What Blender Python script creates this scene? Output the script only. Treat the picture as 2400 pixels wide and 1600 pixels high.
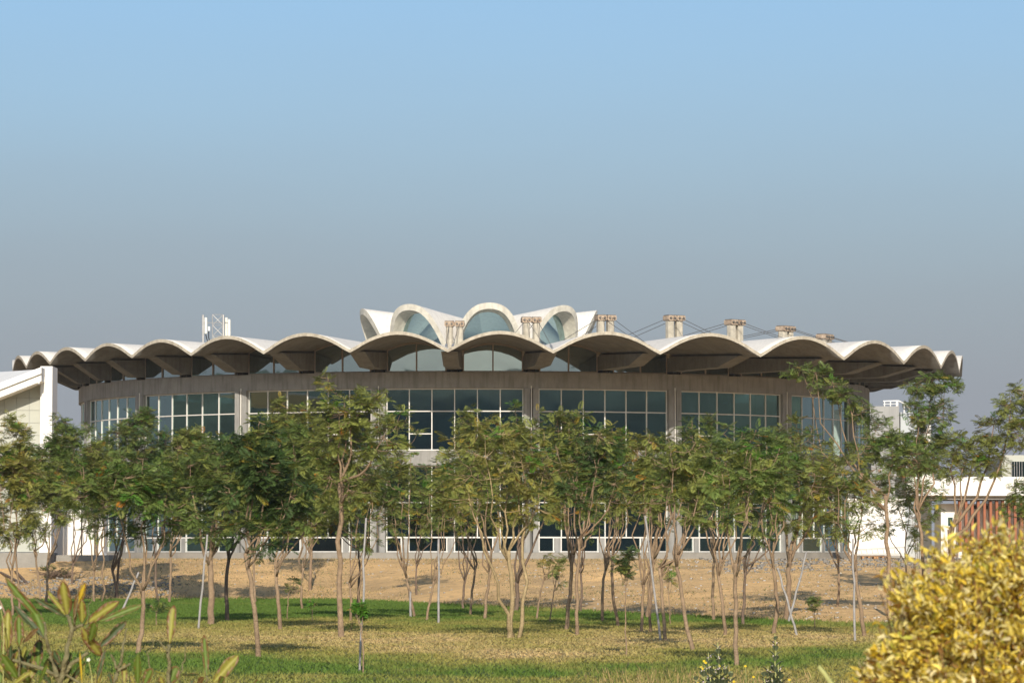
import bpy, bmesh, math, random
import numpy as np
from mathutils import Vector, Matrix

for o in list(bpy.data.objects): bpy.data.objects.remove(o)
S = bpy.context.scene
C = S.collection
R = math.radians
random.seed(7); rng = np.random.default_rng(11)

# ------------------------------------------------------------------ camera
F = 8360.0                       # focal length in pixels of a 2400 px wide picture
HZ = 1294.0                      # picture row of the horizon
PITCH = math.atan((HZ - 800) / F)
cam = bpy.data.cameras.new('camera'); camo = bpy.data.objects.new('camera', cam)
C.objects.link(camo); S.camera = camo
camo.location = (0, 0, 0); camo.rotation_euler = (R(90) + PITCH, 0, 0)
cam.sensor_width = 36; cam.lens = 36 * F / 2400
cam.clip_start = 0.5; cam.clip_end = 20000
cam.dof.use_dof = True; cam.dof.focus_distance = 110; cam.dof.aperture_fstop = 14
# ------------------------------------------------------------------ sky and sun
SUN_AZ, SUN_EL = R(2), R(24.5)   # to the left of straight behind the camera
w = bpy.data.worlds.new('World'); S.world = w; w.use_nodes = True
nt = w.node_tree; N = nt.nodes; L = nt.links
for n in list(N): N.remove(n)
out = N.new('ShaderNodeOutputWorld'); bg = N.new('ShaderNodeBackground')
sky = N.new('ShaderNodeTexSky'); sky.sky_type = 'NISHITA'; sky.sun_disc = False
sky.sun_elevation = SUN_EL; sky.altitude = 50
sky.air_density = 1.0; sky.dust_density = 2.0; sky.ozone_density = 2.0
sky.sun_rotation = math.pi + SUN_AZ * -1 * -1
tc = N.new('ShaderNodeTexCoord'); sep = N.new('ShaderNodeSeparateXYZ')
L.new(tc.outputs['Generated'], sep.inputs[0])
# haze layer lying over the horizon: grey below, clear above
ramp = N.new('ShaderNodeValToRGB')
hmap = N.new('ShaderNodeMapping'); hmap.inputs['Scale'].default_value = (2.5, 2.5, 14); L.new(tc.outputs['Generated'], hmap.inputs[0])
hn = N.new('ShaderNodeTexNoise'); hn.inputs['Scale'].default_value = 1.6; hn.inputs['Detail'].default_value = 4; L.new(hmap.outputs[0], hn.inputs['Vector'])
hadd = N.new('ShaderNodeMath'); hadd.operation = 'MULTIPLY_ADD'; hadd.inputs[1].default_value = .022; L.new(hn.outputs[0], hadd.inputs[0])
hsub = N.new('ShaderNodeMath'); hsub.operation = 'SUBTRACT'; hsub.inputs[1].default_value = .011; L.new(sep.outputs['Z'], hsub.inputs[0]); L.new(hsub.outputs[0], hadd.inputs[2])
L.new(hadd.outputs[0], ramp.inputs[0])
cr = ramp.color_ramp; cr.interpolation = 'EASE'
cr.elements[0].position = 0.02; cr.elements[0].color = (0.95, 0.95, 0.95, 1)
cr.elements[1].position = 0.19; cr.elements[1].color = (0, 0, 0, 1)
hz = N.new('ShaderNodeRGB'); hz.outputs[0].default_value = (2.25, 2.38, 2.74, 1)
tint = N.new('ShaderNodeMix'); tint.data_type = 'RGBA'; tint.blend_type = 'MULTIPLY'
tint.inputs['Factor'].default_value = 1; tint.inputs['B'].default_value = (0.74, 0.87, 0.98, 1)
L.new(sky.outputs[0], tint.inputs['A'])
mx = N.new('ShaderNodeMix'); mx.data_type = 'RGBA'
L.new(ramp.outputs[0], mx.inputs['Factor']); L.new(tint.outputs['Result'], mx.inputs['A']); L.new(hz.outputs[0], mx.inputs['B'])
L.new(mx.outputs['Result'], bg.inputs['Color']); bg.inputs['Strength'].default_value = 0.12
L.new(bg.outputs[0], out.inputs['Surface'])
sl = bpy.data.lights.new('sun', 'SUN'); sl.energy = 4.7; sl.angle = R(0.53); sl.color = (1.0, 0.90, 0.75)
so = bpy.data.objects.new('sun', sl); C.objects.link(so)
sd = Vector((math.sin(SUN_AZ) * math.cos(SUN_EL), -math.cos(SUN_AZ) * math.cos(SUN_EL), math.sin(SUN_EL)))
so.rotation_euler = sd.to_track_quat('Z', 'Y').to_euler(); so.location = (-40, -40, 60)
S.view_settings.view_transform = 'Standard'; S.view_settings.look = 'None'
S.view_settings.exposure = 0.2; S.view_settings.gamma = 1.0
S.render.engine = 'CYCLES'
S.cycles.max_bounces = 8; S.cycles.transparent_max_bounces = 16

# ------------------------------------------------------------------ helpers
CP, SP = math.cos(PITCH), math.sin(PITCH)
def at(px, py, Y):
    """world point seen at photo pixel (2400x1600) at forward distance Y"""
    u = (px - 1200) / F; v = (800 - py) / F
    d = Vector((u, CP - v * SP, SP + v * CP))
    return d * (Y / d.y)

def tag(o, label=None, cat=None, group=None, kind=None):
    if label: o['label'] = label
    if cat: o['category'] = cat
    if group: o['group'] = group
    if kind: o['kind'] = kind
    return o
def empty(name, loc=(0, 0, 0), rz=0):
    o = bpy.data.objects.new(name, None); C.objects.link(o); o.location = loc; o.rotation_euler = (0, 0, rz)
    o.empty_display_size = 0.2
    return o
def link(name, me, parent=None, loc=None, rz=0):
    o = bpy.data.objects.new(name, me); C.objects.link(o)
    if parent: o.parent = parent
    if loc is not None: o.location = loc
    if rz: o.rotation_euler = (0, 0, rz)
    return o

class MB:
    def __init__(s): s.v = []; s.f = []; s.mi = []
    def face(s, idx, mi=0): s.f.append(tuple(idx)); s.mi.append(mi)
    def add(s, vs, fs, mi=0):
        b = len(s.v); s.v.extend([tuple(p) for p in vs])
        for f in fs: s.face([b + i for i in f], mi)
    def box(s, x0, x1, y0, y1, z0, z1, mi=0):
        vs = [(x0,y0,z0),(x1,y0,z0),(x1,y1,z0),(x0,y1,z0),(x0,y0,z1),(x1,y0,z1),(x1,y1,z1),(x0,y1,z1)]
        s.add(vs, [(3,2,1,0),(4,5,6,7),(0,1,5,4),(1,2,6,5),(2,3,7,6),(3,0,4,7)], mi)
    def bar(s, a, b, wx, wz=None, mi=0):
        """square bar between points"""
        a, b = Vector(a), Vector(b); wz = wz or wx
        d = (b - a).normalized(); up = Vector((0,0,1)) if abs(d.z) < .95 else Vector((0,1,0))
        x = d.cross(up).normalized() * wx / 2; z = x.normalized().cross(d).normalized() * wz / 2
        vs = [a-x-z, a+x-z, a+x+z, a-x+z, b-x-z, b+x-z, b+x+z, b-x+z]
        s.add(vs, [(3,2,1,0),(4,5,6,7),(0,1,5,4),(1,2,6,5),(2,3,7,6),(3,0,4,7)], mi)
    def tube(s, pts, rad, n=6, mi=0, cap=True):
        pts = [Vector(p) for p in pts]
        if not hasattr(rad, '__len__'): rad = [rad] * len(pts)
        b = len(s.v); ref = Vector((0.31, 0.95, 0.05))
        for i, p in enumerate(pts):
            d = (pts[min(i+1, len(pts)-1)] - pts[max(i-1, 0)]).normalized()
            x = d.cross(ref)
            if x.length < 1e-3: x = d.cross(Vector((1,0,0)))
            x.normalize(); y = d.cross(x)
            for k in range(n):
                a = 2 * math.pi * k / n
                s.v.append(tuple(p + (x * math.cos(a) + y * math.sin(a)) * rad[i]))
        for i in range(len(pts) - 1):
            for k in range(n):
                k2 = (k + 1) % n
                s.face((b+i*n+k, b+i*n+k2, b+(i+1)*n+k2, b+(i+1)*n+k), mi)
        if cap:
            s.face([b + k for k in reversed(range(n))], mi)
            e = b + (len(pts)-1) * n; s.face([e + k for k in range(n)], mi)
    def prism(s, poly, t, axis_x, axis_z, org, nrm, mi=0):
        """extrude a 2-D polygon (a,b) spanned by axis_x/axis_z, thickness t along nrm, centred"""
        org, ax, az, nr = Vector(org), Vector(axis_x), Vector(axis_z), Vector(nrm)
        n = len(poly)
        vs = [org + ax*a + az*b - nr*t/2 for a, b in poly] + [org + ax*a + az*b + nr*t/2 for a, b in poly]
        fs = [tuple(reversed(range(n))), tuple(range(n, 2*n))] + [(i, (i+1) % n, n+(i+1) % n, n+i) for i in range(n)]
        s.add(vs, fs, mi)
    def arc(s, r0, r1, z0, z1, t0, t1, n, mi=0):
        """solid ring segment; angles in degrees, 0 = towards the camera, + = to the right"""
        b = len(s.v)
        for i in range(n + 1):
            t = R(t0 + (t1 - t0) * i / n); sn, cs = math.sin(t), -math.cos(t)
            s.v += [(r0*sn, r0*cs, z0), (r1*sn, r1*cs, z0), (r1*sn, r1*cs, z1), (r0*sn, r0*cs, z1)]
        for i in range(n):
            for k in range(4):
                k2 = (k + 1) % 4
                s.face((b+4*i+k, b+4*i+k2, b+4*i+4+k2, b+4*i+4+k), mi)
        s.face((b+3, b+2, b+1, b), mi); e = b + 4*n; s.face((e, e+1, e+2, e+3), mi)
    def mesh(s, name, mats, smooth=False):
        me = bpy.data.meshes.new(name); me.from_pydata(s.v, [], s.f)
        for m in (mats if isinstance(mats, (list, tuple)) else [mats]): me.materials.append(m)
        me.polygons.foreach_set('material_index', s.mi)
        if smooth: me.polygons.foreach_set('use_smooth', [True] * len(s.f))
        bm = bmesh.new(); bm.from_mesh(me); bmesh.ops.recalc_face_normals(bm, faces=bm.faces); bm.to_mesh(me); bm.free()
        me.update(); return me
    def build(s, name, mats, parent=None, smooth=False, loc=None, rz=0):
        return link(name, s.mesh(name, mats, smooth), parent, loc, rz)

def np_mesh(name, V, Fc, mat, col=None, smooth=False):
    """V (n,3), Fc (m,k) numpy -> mesh; col (n,3) point colours"""
    me = bpy.data.meshes.new(name); n, (m, k) = len(V), Fc.shape
    me.vertices.add(n); me.vertices.foreach_set('co', np.ascontiguousarray(V, dtype=np.float32).ravel())
    me.loops.add(m*k); me.loops.foreach_set('vertex_index', np.ascontiguousarray(Fc, dtype=np.int32).ravel())
    me.polygons.add(m); me.polygons.foreach_set('loop_start', np.arange(0, m*k, k, dtype=np.int32))
    me.polygons.foreach_set('loop_total', np.full(m, k, dtype=np.int32))
    if smooth: me.polygons.foreach_set('use_smooth', np.ones(m, dtype=bool))
    me.update(calc_edges=True)
    if col is not None:
        a = me.color_attributes.new('tone', 'FLOAT_COLOR', 'POINT')
        a.data.foreach_set('color', np.concatenate([col, np.ones((n, 1))], 1).astype(np.float32).ravel())
    me.materials.append(mat); return me

# ------------------------------------------------------------------ materials
def mat(name, col, rough=.8, spec=.3, var=.15, scale=1.5, bump=.0, bscale=20., metal=0., stain=None, coords='Object'):
    m = bpy.data.materials.new(name); m.use_nodes = True; t = m.node_tree; n, l = t.nodes, t.links
    p = n['Principled BSDF']; p.inputs['Roughness'].default_value = rough; p.inputs['Metallic'].default_value = metal
    p.inputs['Specular IOR Level'].default_value = spec
    tc = n.new('ShaderNodeTexCoord')
    nz = n.new('ShaderNodeTexNoise'); nz.inputs['Scale'].default_value = scale; nz.inputs['Detail'].default_value = 6; nz.inputs['Roughness'].default_value = .65
    l.new(tc.outputs[coords], nz.inputs['Vector'])
    rp = n.new('ShaderNodeValToRGB'); l.new(nz.outputs[0], rp.inputs[0])
    c = Vector(col); lo, hi = c * (1 - var), c * (1 + var)
    rp.color_ramp.elements[0].position = .3; rp.color_ramp.elements[0].color = (*lo, 1)
    rp.color_ramp.elements[1].position = .7; rp.color_ramp.elements[1].color = (*hi, 1)
    last = rp.outputs[0]
    if stain:                                    # vertical run-off streaks and blotches
        mp = n.new('ShaderNodeMapping'); mp.inputs['Scale'].default_value = (3.2, 3.2, .35); l.new(tc.outputs[coords], mp.inputs[0])
        n2 = n.new('ShaderNodeTexNoise'); n2.inputs['Scale'].default_value = 1.6; n2.inputs['Detail'].default_value = 5; l.new(mp.outputs[0], n2.inputs['Vector'])
        r2 = n.new('ShaderNodeValToRGB'); l.new(n2.outputs[0], r2.inputs[0]); r2.color_ramp.elements[0].position = .48; r2.color_ramp.elements[1].position = .72
        mm = n.new('ShaderNodeMix'); mm.data_type = 'RGBA'; ml = n.new('ShaderNodeMath'); ml.operation = 'MULTIPLY'; ml.inputs[1].default_value = stain[1]
        l.new(r2.outputs[0], ml.inputs[0]); l.new(ml.outputs[0], mm.inputs['Factor']); l.new(last, mm.inputs['A']); mm.inputs['B'].default_value = (*stain[0], 1)
        last = mm.outputs['Result']
    l.new(last, p.inputs['Base Color'])
    if bump:
        nb = n.new('ShaderNodeTexNoise'); nb.inputs['Scale'].default_value = bscale; nb.inputs['Detail'].default_value = 4; l.new(tc.outputs[coords], nb.inputs['Vector'])
        bp = n.new('ShaderNodeBump'); bp.inputs['Strength'].default_value = bump; bp.inputs['Distance'].default_value = .05
        l.new(nb.outputs[0], bp.inputs['Height']); l.new(bp.outputs[0], p.inputs['Normal'])
    return m
def leafmat(name, rough=.55, trans=.3, spec=.25, gain=1.0):
    m = bpy.data.materials.new(name); m.use_nodes = True; t = m.node_tree; n, l = t.nodes, t.links
    p = n['Principled BSDF']; p.inputs['Roughness'].default_value = rough; p.inputs['Specular IOR Level'].default_value = spec
    a = n.new('ShaderNodeAttribute'); a.attribute_name = 'tone'
    tr = n.new('ShaderNodeBsdfTranslucent'); ms = n.new('ShaderNodeMixShader'); ms.inputs[0].default_value = trans
    l.new(a.outputs['Color'], p.inputs['Base Color']); l.new(a.outputs['Color'], tr.inputs['Color'])
    l.new(p.outputs[0], ms.inputs[1]); l.new(tr.outputs[0], ms.inputs[2]); l.new(ms.outputs[0], n['Material Output'].inputs['Surface'])
    return m
def glassmat(name, tint, refl, base):
    m = bpy.data.materials.new(name); m.use_nodes = True; t = m.node_tree; n, l = t.nodes, t.links
    for x in list(n):
        if x.type == 'BSDF_PRINCIPLED': n.remove(x)
    tr = n.new('ShaderNodeBsdfTransparent'); tr.inputs[0].default_value = (*tint, 1)
    gl = n.new('ShaderNodeBsdfAnisotropic' if False else 'ShaderNodeBsdfGlossy'); gl.inputs['Color'].default_value = (*refl, 1); gl.inputs['Roughness'].default_value = .015
    lw = n.new('ShaderNodeLayerWeight'); lw.inputs['Blend'].default_value = .5
    pw = n.new('ShaderNodeMath'); pw.operation = 'POWER'; pw.inputs[1].default_value = 4; l.new(lw.outputs['Facing'], pw.inputs[0])
    ma = n.new('ShaderNodeMath'); ma.operation = 'MULTIPLY_ADD'; ma.inputs[1].default_value = .95 - base; ma.inputs[2].default_value = base; l.new(pw.outputs[0], ma.inputs[0])
    tcn = n.new('ShaderNodeNewGeometry'); nz = n.new('ShaderNodeTexNoise'); nz.inputs['Scale'].default_value = .55; l.new(tcn.outputs['Position'], nz.inputs['Vector'])
    bp = n.new('ShaderNodeBump'); bp.inputs['Strength'].default_value = .12; bp.inputs['Distance'].default_value = .03; l.new(nz.outputs[0], bp.inputs['Height']); l.new(bp.outputs[0], gl.inputs['Normal'])
    ms = n.new('ShaderNodeMixShader'); l.new(ma.outputs[0], ms.inputs[0]); l.new(tr.outputs[0], ms.inputs[1]); l.new(gl.outputs[0], ms.inputs[2])
    l.new(ms.outputs[0], n['Material Output'].inputs['Surface']); return m

M = dict(
    concrete=mat('concrete', (.265, .263, .255), .9, .2, .16, .9, .25, 14, stain=((.15, .147, .14), .7)),
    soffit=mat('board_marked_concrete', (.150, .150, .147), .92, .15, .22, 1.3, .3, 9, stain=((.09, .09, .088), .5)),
    rim=mat('weathered_rim_concrete', (.40, .365, .30), .9, .2, .25, 3.5, .3, 18, stain=((.22, .19, .15), .5)),
    shell=mat('whitewashed_shell', (.69, .655, .60), .85, .25, .05, .5, .03, 8, stain=((.50, .47, .43), .55)),
    crownrim=mat('pale_crown_concrete', (.50, .475, .41), .9, .2, .2, 2.5, .3, 18, stain=((.33, .30, .25), .45)),
    crownglass=glassmat('blue_crown_glass', (.07, .14, .15), (.62, .86, .92), .50),
    frame=mat('white_aluminium', (.60, .59, .56), .45, .4, .03, 3),
    greyframe=mat('taupe_frame', (.27, .23, .2), .5, .4, .05, 3),
    glass=glassmat('tinted_glass', (.22, .35, .34), (.72, .91, .88), .34),
    skyglass=glassmat('clear_mirror_glass', (.22, .34, .34), (.86, .98, .97), .46),
    floor=mat('interior_screed', (.32, .31, .29), .7),
    core=mat('interior_wall', (.42, .41, .38), .8),
    curtain=mat('pale_blind', (.55, .6, .58), .8),
    dark=mat('dark_bearing', (.02, .02, .02), .9),
    steel=mat('weathered_steel', (.11, .10, .09), .6, .4, .3, 6, metal=.3),
    cap=mat('rusty_cap_concrete', (.36, .28, .21), .9, .2, .35, 7, .4, 22, stain=((.15, .09, .06), .6)),
    white=mat('white_render', (.74, .73, .705), .8, .25, .04, .6, .03, 10, stain=((.66, .63, .58), .35)),
    panel=mat('beige_wall_panel', (.40, .41, .365), .6, .3, .05, .8),
    grey=mat('grey_cladding', (.30, .30, .295), .7, .3, .08, .7, stain=((.2, .2, .2), .4)),
    paleblue=mat('pale_grey_cladding', (.42, .45, .47), .7, .3, .05, .7),
    redfin=mat('terracotta_fin', (.25, .092, .048), .7, .3, .15, 3),
    plinth=mat('grey_plinth', (.25, .24, .22), .95, .15, .15, 1.2, .3, 12),
    wood=mat('pallet_wood', (.34, .19, .09), .85, .2, .25, 4),
    galv=mat('galvanised_steel', (.34, .335, .33), .5, .5, .1, 4, metal=.4),
    antenna=mat('antenna_plastic', (.66, .65, .58), .5, .4, .03, 2),
    stake=mat('whitewashed_stake', (.29, .275, .265), .8, .2, .25, 5, .2, 30),
    bark=mat('pale_bark', (.26, .185, .12), .9, .15, .3, 6, .6, 30, stain=((.17, .11, .075), .5)),
    bark2=mat('greenish_bark', (.31, .235, .13), .9, .15, .3, 6, .6, 30),
    darkbark=mat('dark_bark', (.16, .115, .085), .9, .15, .3, 6, .6, 30),
    fstem=mat('grey_green_stem', (.16, .145, .075), .85, .2, .35, 25, .5, 60),
    twig=mat('bush_twig', (.17, .095, .045), .9, .15, .3, 12),
    leaf=leafmat('tree_leaf', .5, .28, .3),
    bushleaf=leafmat('yellow_leaf', .5, .42, .3),
    bigleaf=leafmat('broad_leaf', .5, .3, .25),
    blade=leafmat('grass_blade', .7, .25, .15),
    stone=mat('stone', (.36, .33, .29), .95, .15, .3, 3),
    rubble=mat('grey_gravel', (.22, .205, .185), .95, .1, .35, 9, .6, 30),
)
# soil of the embankment: tan earth, dry straw and stony patches
def soil():
    m = bpy.data.materials.new('dry_soil'); m.use_nodes = True; t = m.node_tree; n, l = t.nodes, t.links
    p = n['Principled BSDF']; p.inputs['Roughness'].default_value = .95; p.inputs['Specular IOR Level'].default_value = .1
    tc = n.new('ShaderNodeTexCoord')
    def noise(scale, det, sc=(1, 1, 1)):
        mp = n.new('ShaderNodeMapping'); mp.inputs['Scale'].default_value = sc; l.new(tc.outputs['Object'], mp.inputs[0])
        z = n.new('ShaderNodeTexNoise'); z.inputs['Scale'].default_value = scale; z.inputs['Detail'].default_value = det; z.inputs['Roughness'].default_value = .65
        l.new(mp.outputs[0], z.inputs['Vector']); return z.outputs[0]
    r1 = n.new('ShaderNodeValToRGB'); l.new(noise(.22, 8), r1.inputs[0])
    e = r1.color_ramp.elements; e[0].position = .32; e[0].color = (.43, .295, .155, 1); e[1].position = .68; e[1].color = (.74, .475, .215, 1)
    x = r1.color_ramp.elements.new(.5); x.color = (.64, .42, .20, 1)
    r2 = n.new('ShaderNodeValToRGB'); l.new(noise(2.6, 6), r2.inputs[0]); r2.color_ramp.elements[0].position = .56; r2.color_ramp.elements[1].position = .72
    mm = n.new('ShaderNodeMix'); mm.data_type = 'RGBA'; ml = n.new('ShaderNodeMath'); ml.operation = 'MULTIPLY'; ml.inputs[1].default_value = .6
    l.new(r2.outputs[0], ml.inputs[0]); l.new(ml.outputs[0], mm.inputs['Factor']); l.new(r1.outputs[0], mm.inputs['A']); mm.inputs['B'].default_value = (.17, .145, .10, 1)
    l.new(mm.outputs['Result'], p.inputs['Base Color'])
    bp = n.new('ShaderNodeBump'); bp.inputs['Strength'].default_value = .7; bp.inputs['Distance'].default_value = .25; l.new(noise(1.7, 7), bp.inputs['Height']); l.new(bp.outputs[0], p.inputs['Normal'])
    return m
M['soil'] = soil()

# ------------------------------------------------------------------ noise in numpy (value noise) for terrain and lawn patches
_tab = rng.random((256, 256))
def vnoise(x, y):
    x = np.asarray(x, float); y = np.asarray(y, float)
    xi = np.floor(x).astype(int); yi = np.floor(y).astype(int); fx = x - xi; fy = y - yi
    fx = fx*fx*(3-2*fx); fy = fy*fy*(3-2*fy)
    g = lambda a, b: _tab[a % 256, b % 256]
    return (g(xi, yi)*(1-fx) + g(xi+1, yi)*fx)*(1-fy) + (g(xi, yi+1)*(1-fx) + g(xi+1, yi+1)*fx)*fy
def fbm(x, y, o=4):
    s = 0; a = .5
    for k in range(o): s = s + a*vnoise(x*2**k + 17*k, y*2**k + 31*k); a *= .5
    return s / (1 - .5**o)

LAWN = -2.0
def toe(x): return np.clip(128 - 2.9*np.asarray(x, float), 101, 150)
CREST = 170.0
def ground_z(x, y):
    x = np.asarray(x, float); y = np.asarray(y, float)
    t = toe(x) + 3*(fbm(x*.22+5, y*.0+2, 3) - .5)
    k = np.clip((y - t) / (CREST - 2 - t), 0, 1)
    k = k*.75 + .25*(k*k*(3-2*k))
    z = LAWN + k*1.66
    bumps = np.sin(np.pi*np.clip(k, 0, 1))**.7 * .32*(fbm(x*.3, y*.3, 4) - .5)*2
    return z + np.where((k > 0) & (k < 1), bumps, 0)

# ------------------------------------------------------------------ ground
xs = np.concatenate([[-3000, -1500, -800, -400, -150, -70], np.arange(-40, 40.1, .5), [70, 150, 400, 800, 1500, 3000]])
ys = np.concatenate([[-2000, -1200, -600, -200, -60, 0, 30, 60, 80, 90], np.arange(96, 175, .6), [180, 190, 200, 215, 240, 300, 500, 1000, 2000, 3500]])
gx, gy = np.meshgrid(xs, ys); gz = ground_z(gx, gy)
V = np.stack([gx.ravel(), gy.ravel(), gz.ravel()], 1); nx = len(xs)
ii, jj = np.meshgrid(np.arange(nx-1), np.arange(len(ys)-1)); q = (jj*nx + ii).ravel()
tag(link('ground', np_mesh('ground', V, np.stack([q, q+1, q+nx+1, q+nx], 1), M['soil'], smooth=True)), kind='structure')

# lawn: irrigated green strips and straw-dry strips, one colour law for the sheet and the blades
BANDS = [(40, .62), (55, .50), (59, .60), (62, .20), (66, .06), (70, .28), (73, .70), (84, .80), (89, .66), (95, .52), (101, .42), (107, .12), (115, .02), (150, .02)]
BX, BYv = [b[0] for b in BANDS], [b[1] for b in BANDS]
def dryness(x, y):
    yy = y + 17*(fbm(x*.13+3, y*.05, 4) - .5) + (x*.35)*np.clip((y-55)/60, 0, .6)
    d = np.interp(yy, BX, BYv) + 1.15*(fbm(x*.4+9, y*.13, 5) - .5) + .35*(fbm(x*2.3, y*.8, 3) - .5)
    d = d - .22*np.clip((-x-2)/8, 0, 1)
    return np.clip(d, 0, 1)
def lawn_col(d):
    g = np.array([.105, .170, .030]); m = np.array([.30, .265, .075]); s = np.array([.53, .39, .18])
    d = d[:, None]
    return np.where(d < .5, g + (m-g)*d*2, m + (s-m)*(d-.5)*2)
ys = np.arange(20, 152, .7); us = np.linspace(-.62, .62, 260)
gy, gu = np.meshgrid(ys, us, indexing='ij'); gx = gy*gu
edge = toe(gx) + 3*(fbm(gx*.22+5, gx*0+2, 3) - .5) - .3
gy2 = np.minimum(gy, edge)
V = np.stack([gx.ravel(), gy2.ravel(), np.full(gx.size, LAWN + .012)], 1); nu = len(us)
ii, jj = np.meshgrid(np.arange(nu-1), np.arange(len(ys)-1)); q = (jj*nu + ii).ravel()
Fq = np.stack([q, q+1, q+nu+1, q+nu], 1)
keep = (gy.ravel()[Fq].min(1) < edge.ravel()[Fq].max(1))
col = lawn_col(dryness(gx.ravel(), gy.ravel())) * .8
tag(link('lawn', np_mesh('lawn', V, Fq[keep], M['blade'], col)), kind='structure')
# blades
n = 500000
Y = np.sqrt(rng.uniform(52**2, 152**2, n)); X = Y*rng.uniform(-.19, .19, n)
ok = Y < toe(X) + 3*(fbm(X*.22+5, X*0+2, 3) - .5) + .4
X, Y = X[ok], Y[ok]; n = len(X)
d = dryness(X, Y)
h = rng.uniform(.025, .06, n) * (1.25 - .55*d) * (1 + 1.1*np.clip((Y - toe(X) + 4)/4, 0, 1)); wd = rng.uniform(.010, .024, n)
a = rng.uniform(0, np.pi, n); lx, ly = rng.normal(0, .035, n), rng.normal(0, .035, n)
zb = np.maximum(ground_z(X, Y), LAWN) + .01
V = np.empty((n, 3, 3)); V[:, 0] = np.stack([X-np.cos(a)*wd, Y-np.sin(a)*wd, zb], 1); V[:, 1] = np.stack([X+np.cos(a)*wd, Y+np.sin(a)*wd, zb], 1); V[:, 2] = np.stack([X+lx, Y+ly, zb+h], 1)
cc = lawn_col(d) * rng.uniform(.85, 1.15, (n, 1)) * rng.uniform(.95, 1.05, (n, 3))
tag(link('grass', np_mesh('grass', V.reshape(-1, 3), np.arange(3*n).reshape(-1, 3), M['blade'], np.repeat(cc, 3, 0))),
    'short lawn grass in green and straw-dry strips under the trees', 'grass', kind='stuff')
# straw and weeds on the embankment
n = 90000
X = rng.uniform(-26, 26, n); tt = toe(X); k = rng.random(n)**1.6; Y = tt + k*(CREST + 4 - tt)
pk = fbm(X*.35, Y*.12, 4); ok = pk + rng.normal(0, .08, n) > .46; X, Y, k = X[ok], Y[ok], k[ok]; n = len(X)
h = rng.uniform(.03, .11, n); wd = rng.uniform(.012, .03, n); a = rng.uniform(0, np.pi, n); zb = ground_z(X, Y) - .01
V = np.empty((n, 3, 3)); V[:, 0] = np.stack([X-np.cos(a)*wd, Y-np.sin(a)*wd, zb], 1); V[:, 1] = np.stack([X+np.cos(a)*wd, Y+np.sin(a)*wd, zb], 1); V[:, 2] = np.stack([X+rng.normal(0, .05, n), Y, zb+h], 1)
cc = np.where(rng.random(n)[:, None] < .12, np.array([[.12, .15, .05]]), np.array([[.42, .31, .16]])) * rng.uniform(.6, 1.15, (n, 1))
tag(link('dry_weeds', np_mesh('dry_weeds', V.reshape(-1, 3), np.arange(3*n).reshape(-1, 3), M['blade'], np.repeat(cc, 3, 0))),
    'thin straw-coloured weeds scattered over the sandy bank', 'weeds', kind='stuff')
# stones and rubble on the bank
def stones(name, n, box, size, m, label):
    th = rng.random((n, 8, 3)); base = np.array([[-1,-1,-1],[1,-1,-1],[1,1,-1],[-1,1,-1],[-1,-1,1],[1,-1,1],[1,1,1],[-1,1,1]], float)
    X = rng.uniform(box[0], box[1], n); Y = rng.uniform(box[2], box[3], n); ok = Y > toe(X) + .5; X, Y = X[ok], Y[ok]; k = len(X)
    s = size * rng.random(k)**3 + size*.18; zb = ground_z(X, Y)
    V = base[None]*(.55 + .45*th[:k]); a = rng.uniform(0, 6.28, k); c_, s_ = np.cos(a)[:, None], np.sin(a)[:, None]
    vx = V[:, :, 0]*c_ - V[:, :, 1]*s_; vy = V[:, :, 0]*s_ + V[:, :, 1]*c_
    W = np.stack([X[:, None] + vx*s[:, None], Y[:, None] + vy*s[:, None], zb[:, None] + (V[:, :, 2]*.7+.3)*s[:, None]], 2)
    fs = np.array([(3,2,1,0),(4,5,6,7),(0,1,5,4),(1,2,6,5),(2,3,7,6),(3,0,4,7)])
    Fq = (np.arange(k)[:, None, None]*8 + fs[None]).reshape(-1, 4)
    tag(link(name, np_mesh(name, W.reshape(-1, 3), Fq, m)), label, 'stones', kind='stuff')
stones('bank_stones', 6000, (-24, 24, 102, CREST+2), .05, M['stone'], 'small pale stones strewn over the sandy bank')
stones('crest_rubble', 2200, (9, 24, 150, CREST+1), .09, M['rubble'], 'grey rubble along the top of the bank at right')
stones('gravel_heap', 1400, (-24, -14.5, 152, 160), .08, M['rubble'], 'dark grey gravel spread on the bank at far left')

# dark wooded hills behind the photographer, seen mirrored in the window panes
BC = at(1112, HZ, 213.0); BC.z = 0
ph = np.radians(np.arange(-94, 106, 2.0)); rr = np.array([400., 425., 452., 475., 540.])
top = 31.2 + .6*(fbm(ph*4+3, ph*0, 4)-.5)*2
Zp = np.stack([np.full(len(ph), -4.), top*.55, top, top*.98, np.full(len(ph), -4.)], 1)
V = np.stack([BC.x + rr[None]*np.sin(ph)[:, None], BC.y - rr[None]*np.cos(ph)[:, None], Zp], 2).reshape(-1, 3)
q = (np.arange(len(ph)-1)[:, None]*5 + np.arange(4)[None]).ravel()
M['hill'] = mat('wooded_hill', (.15, .18, .14), .95, .1, .5, .05, coords='Object')
tag(link('hills', np_mesh('hills', V, np.stack([q, q+5, q+6, q+1], 1), M['hill'], smooth=True)), kind='structure')

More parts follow.
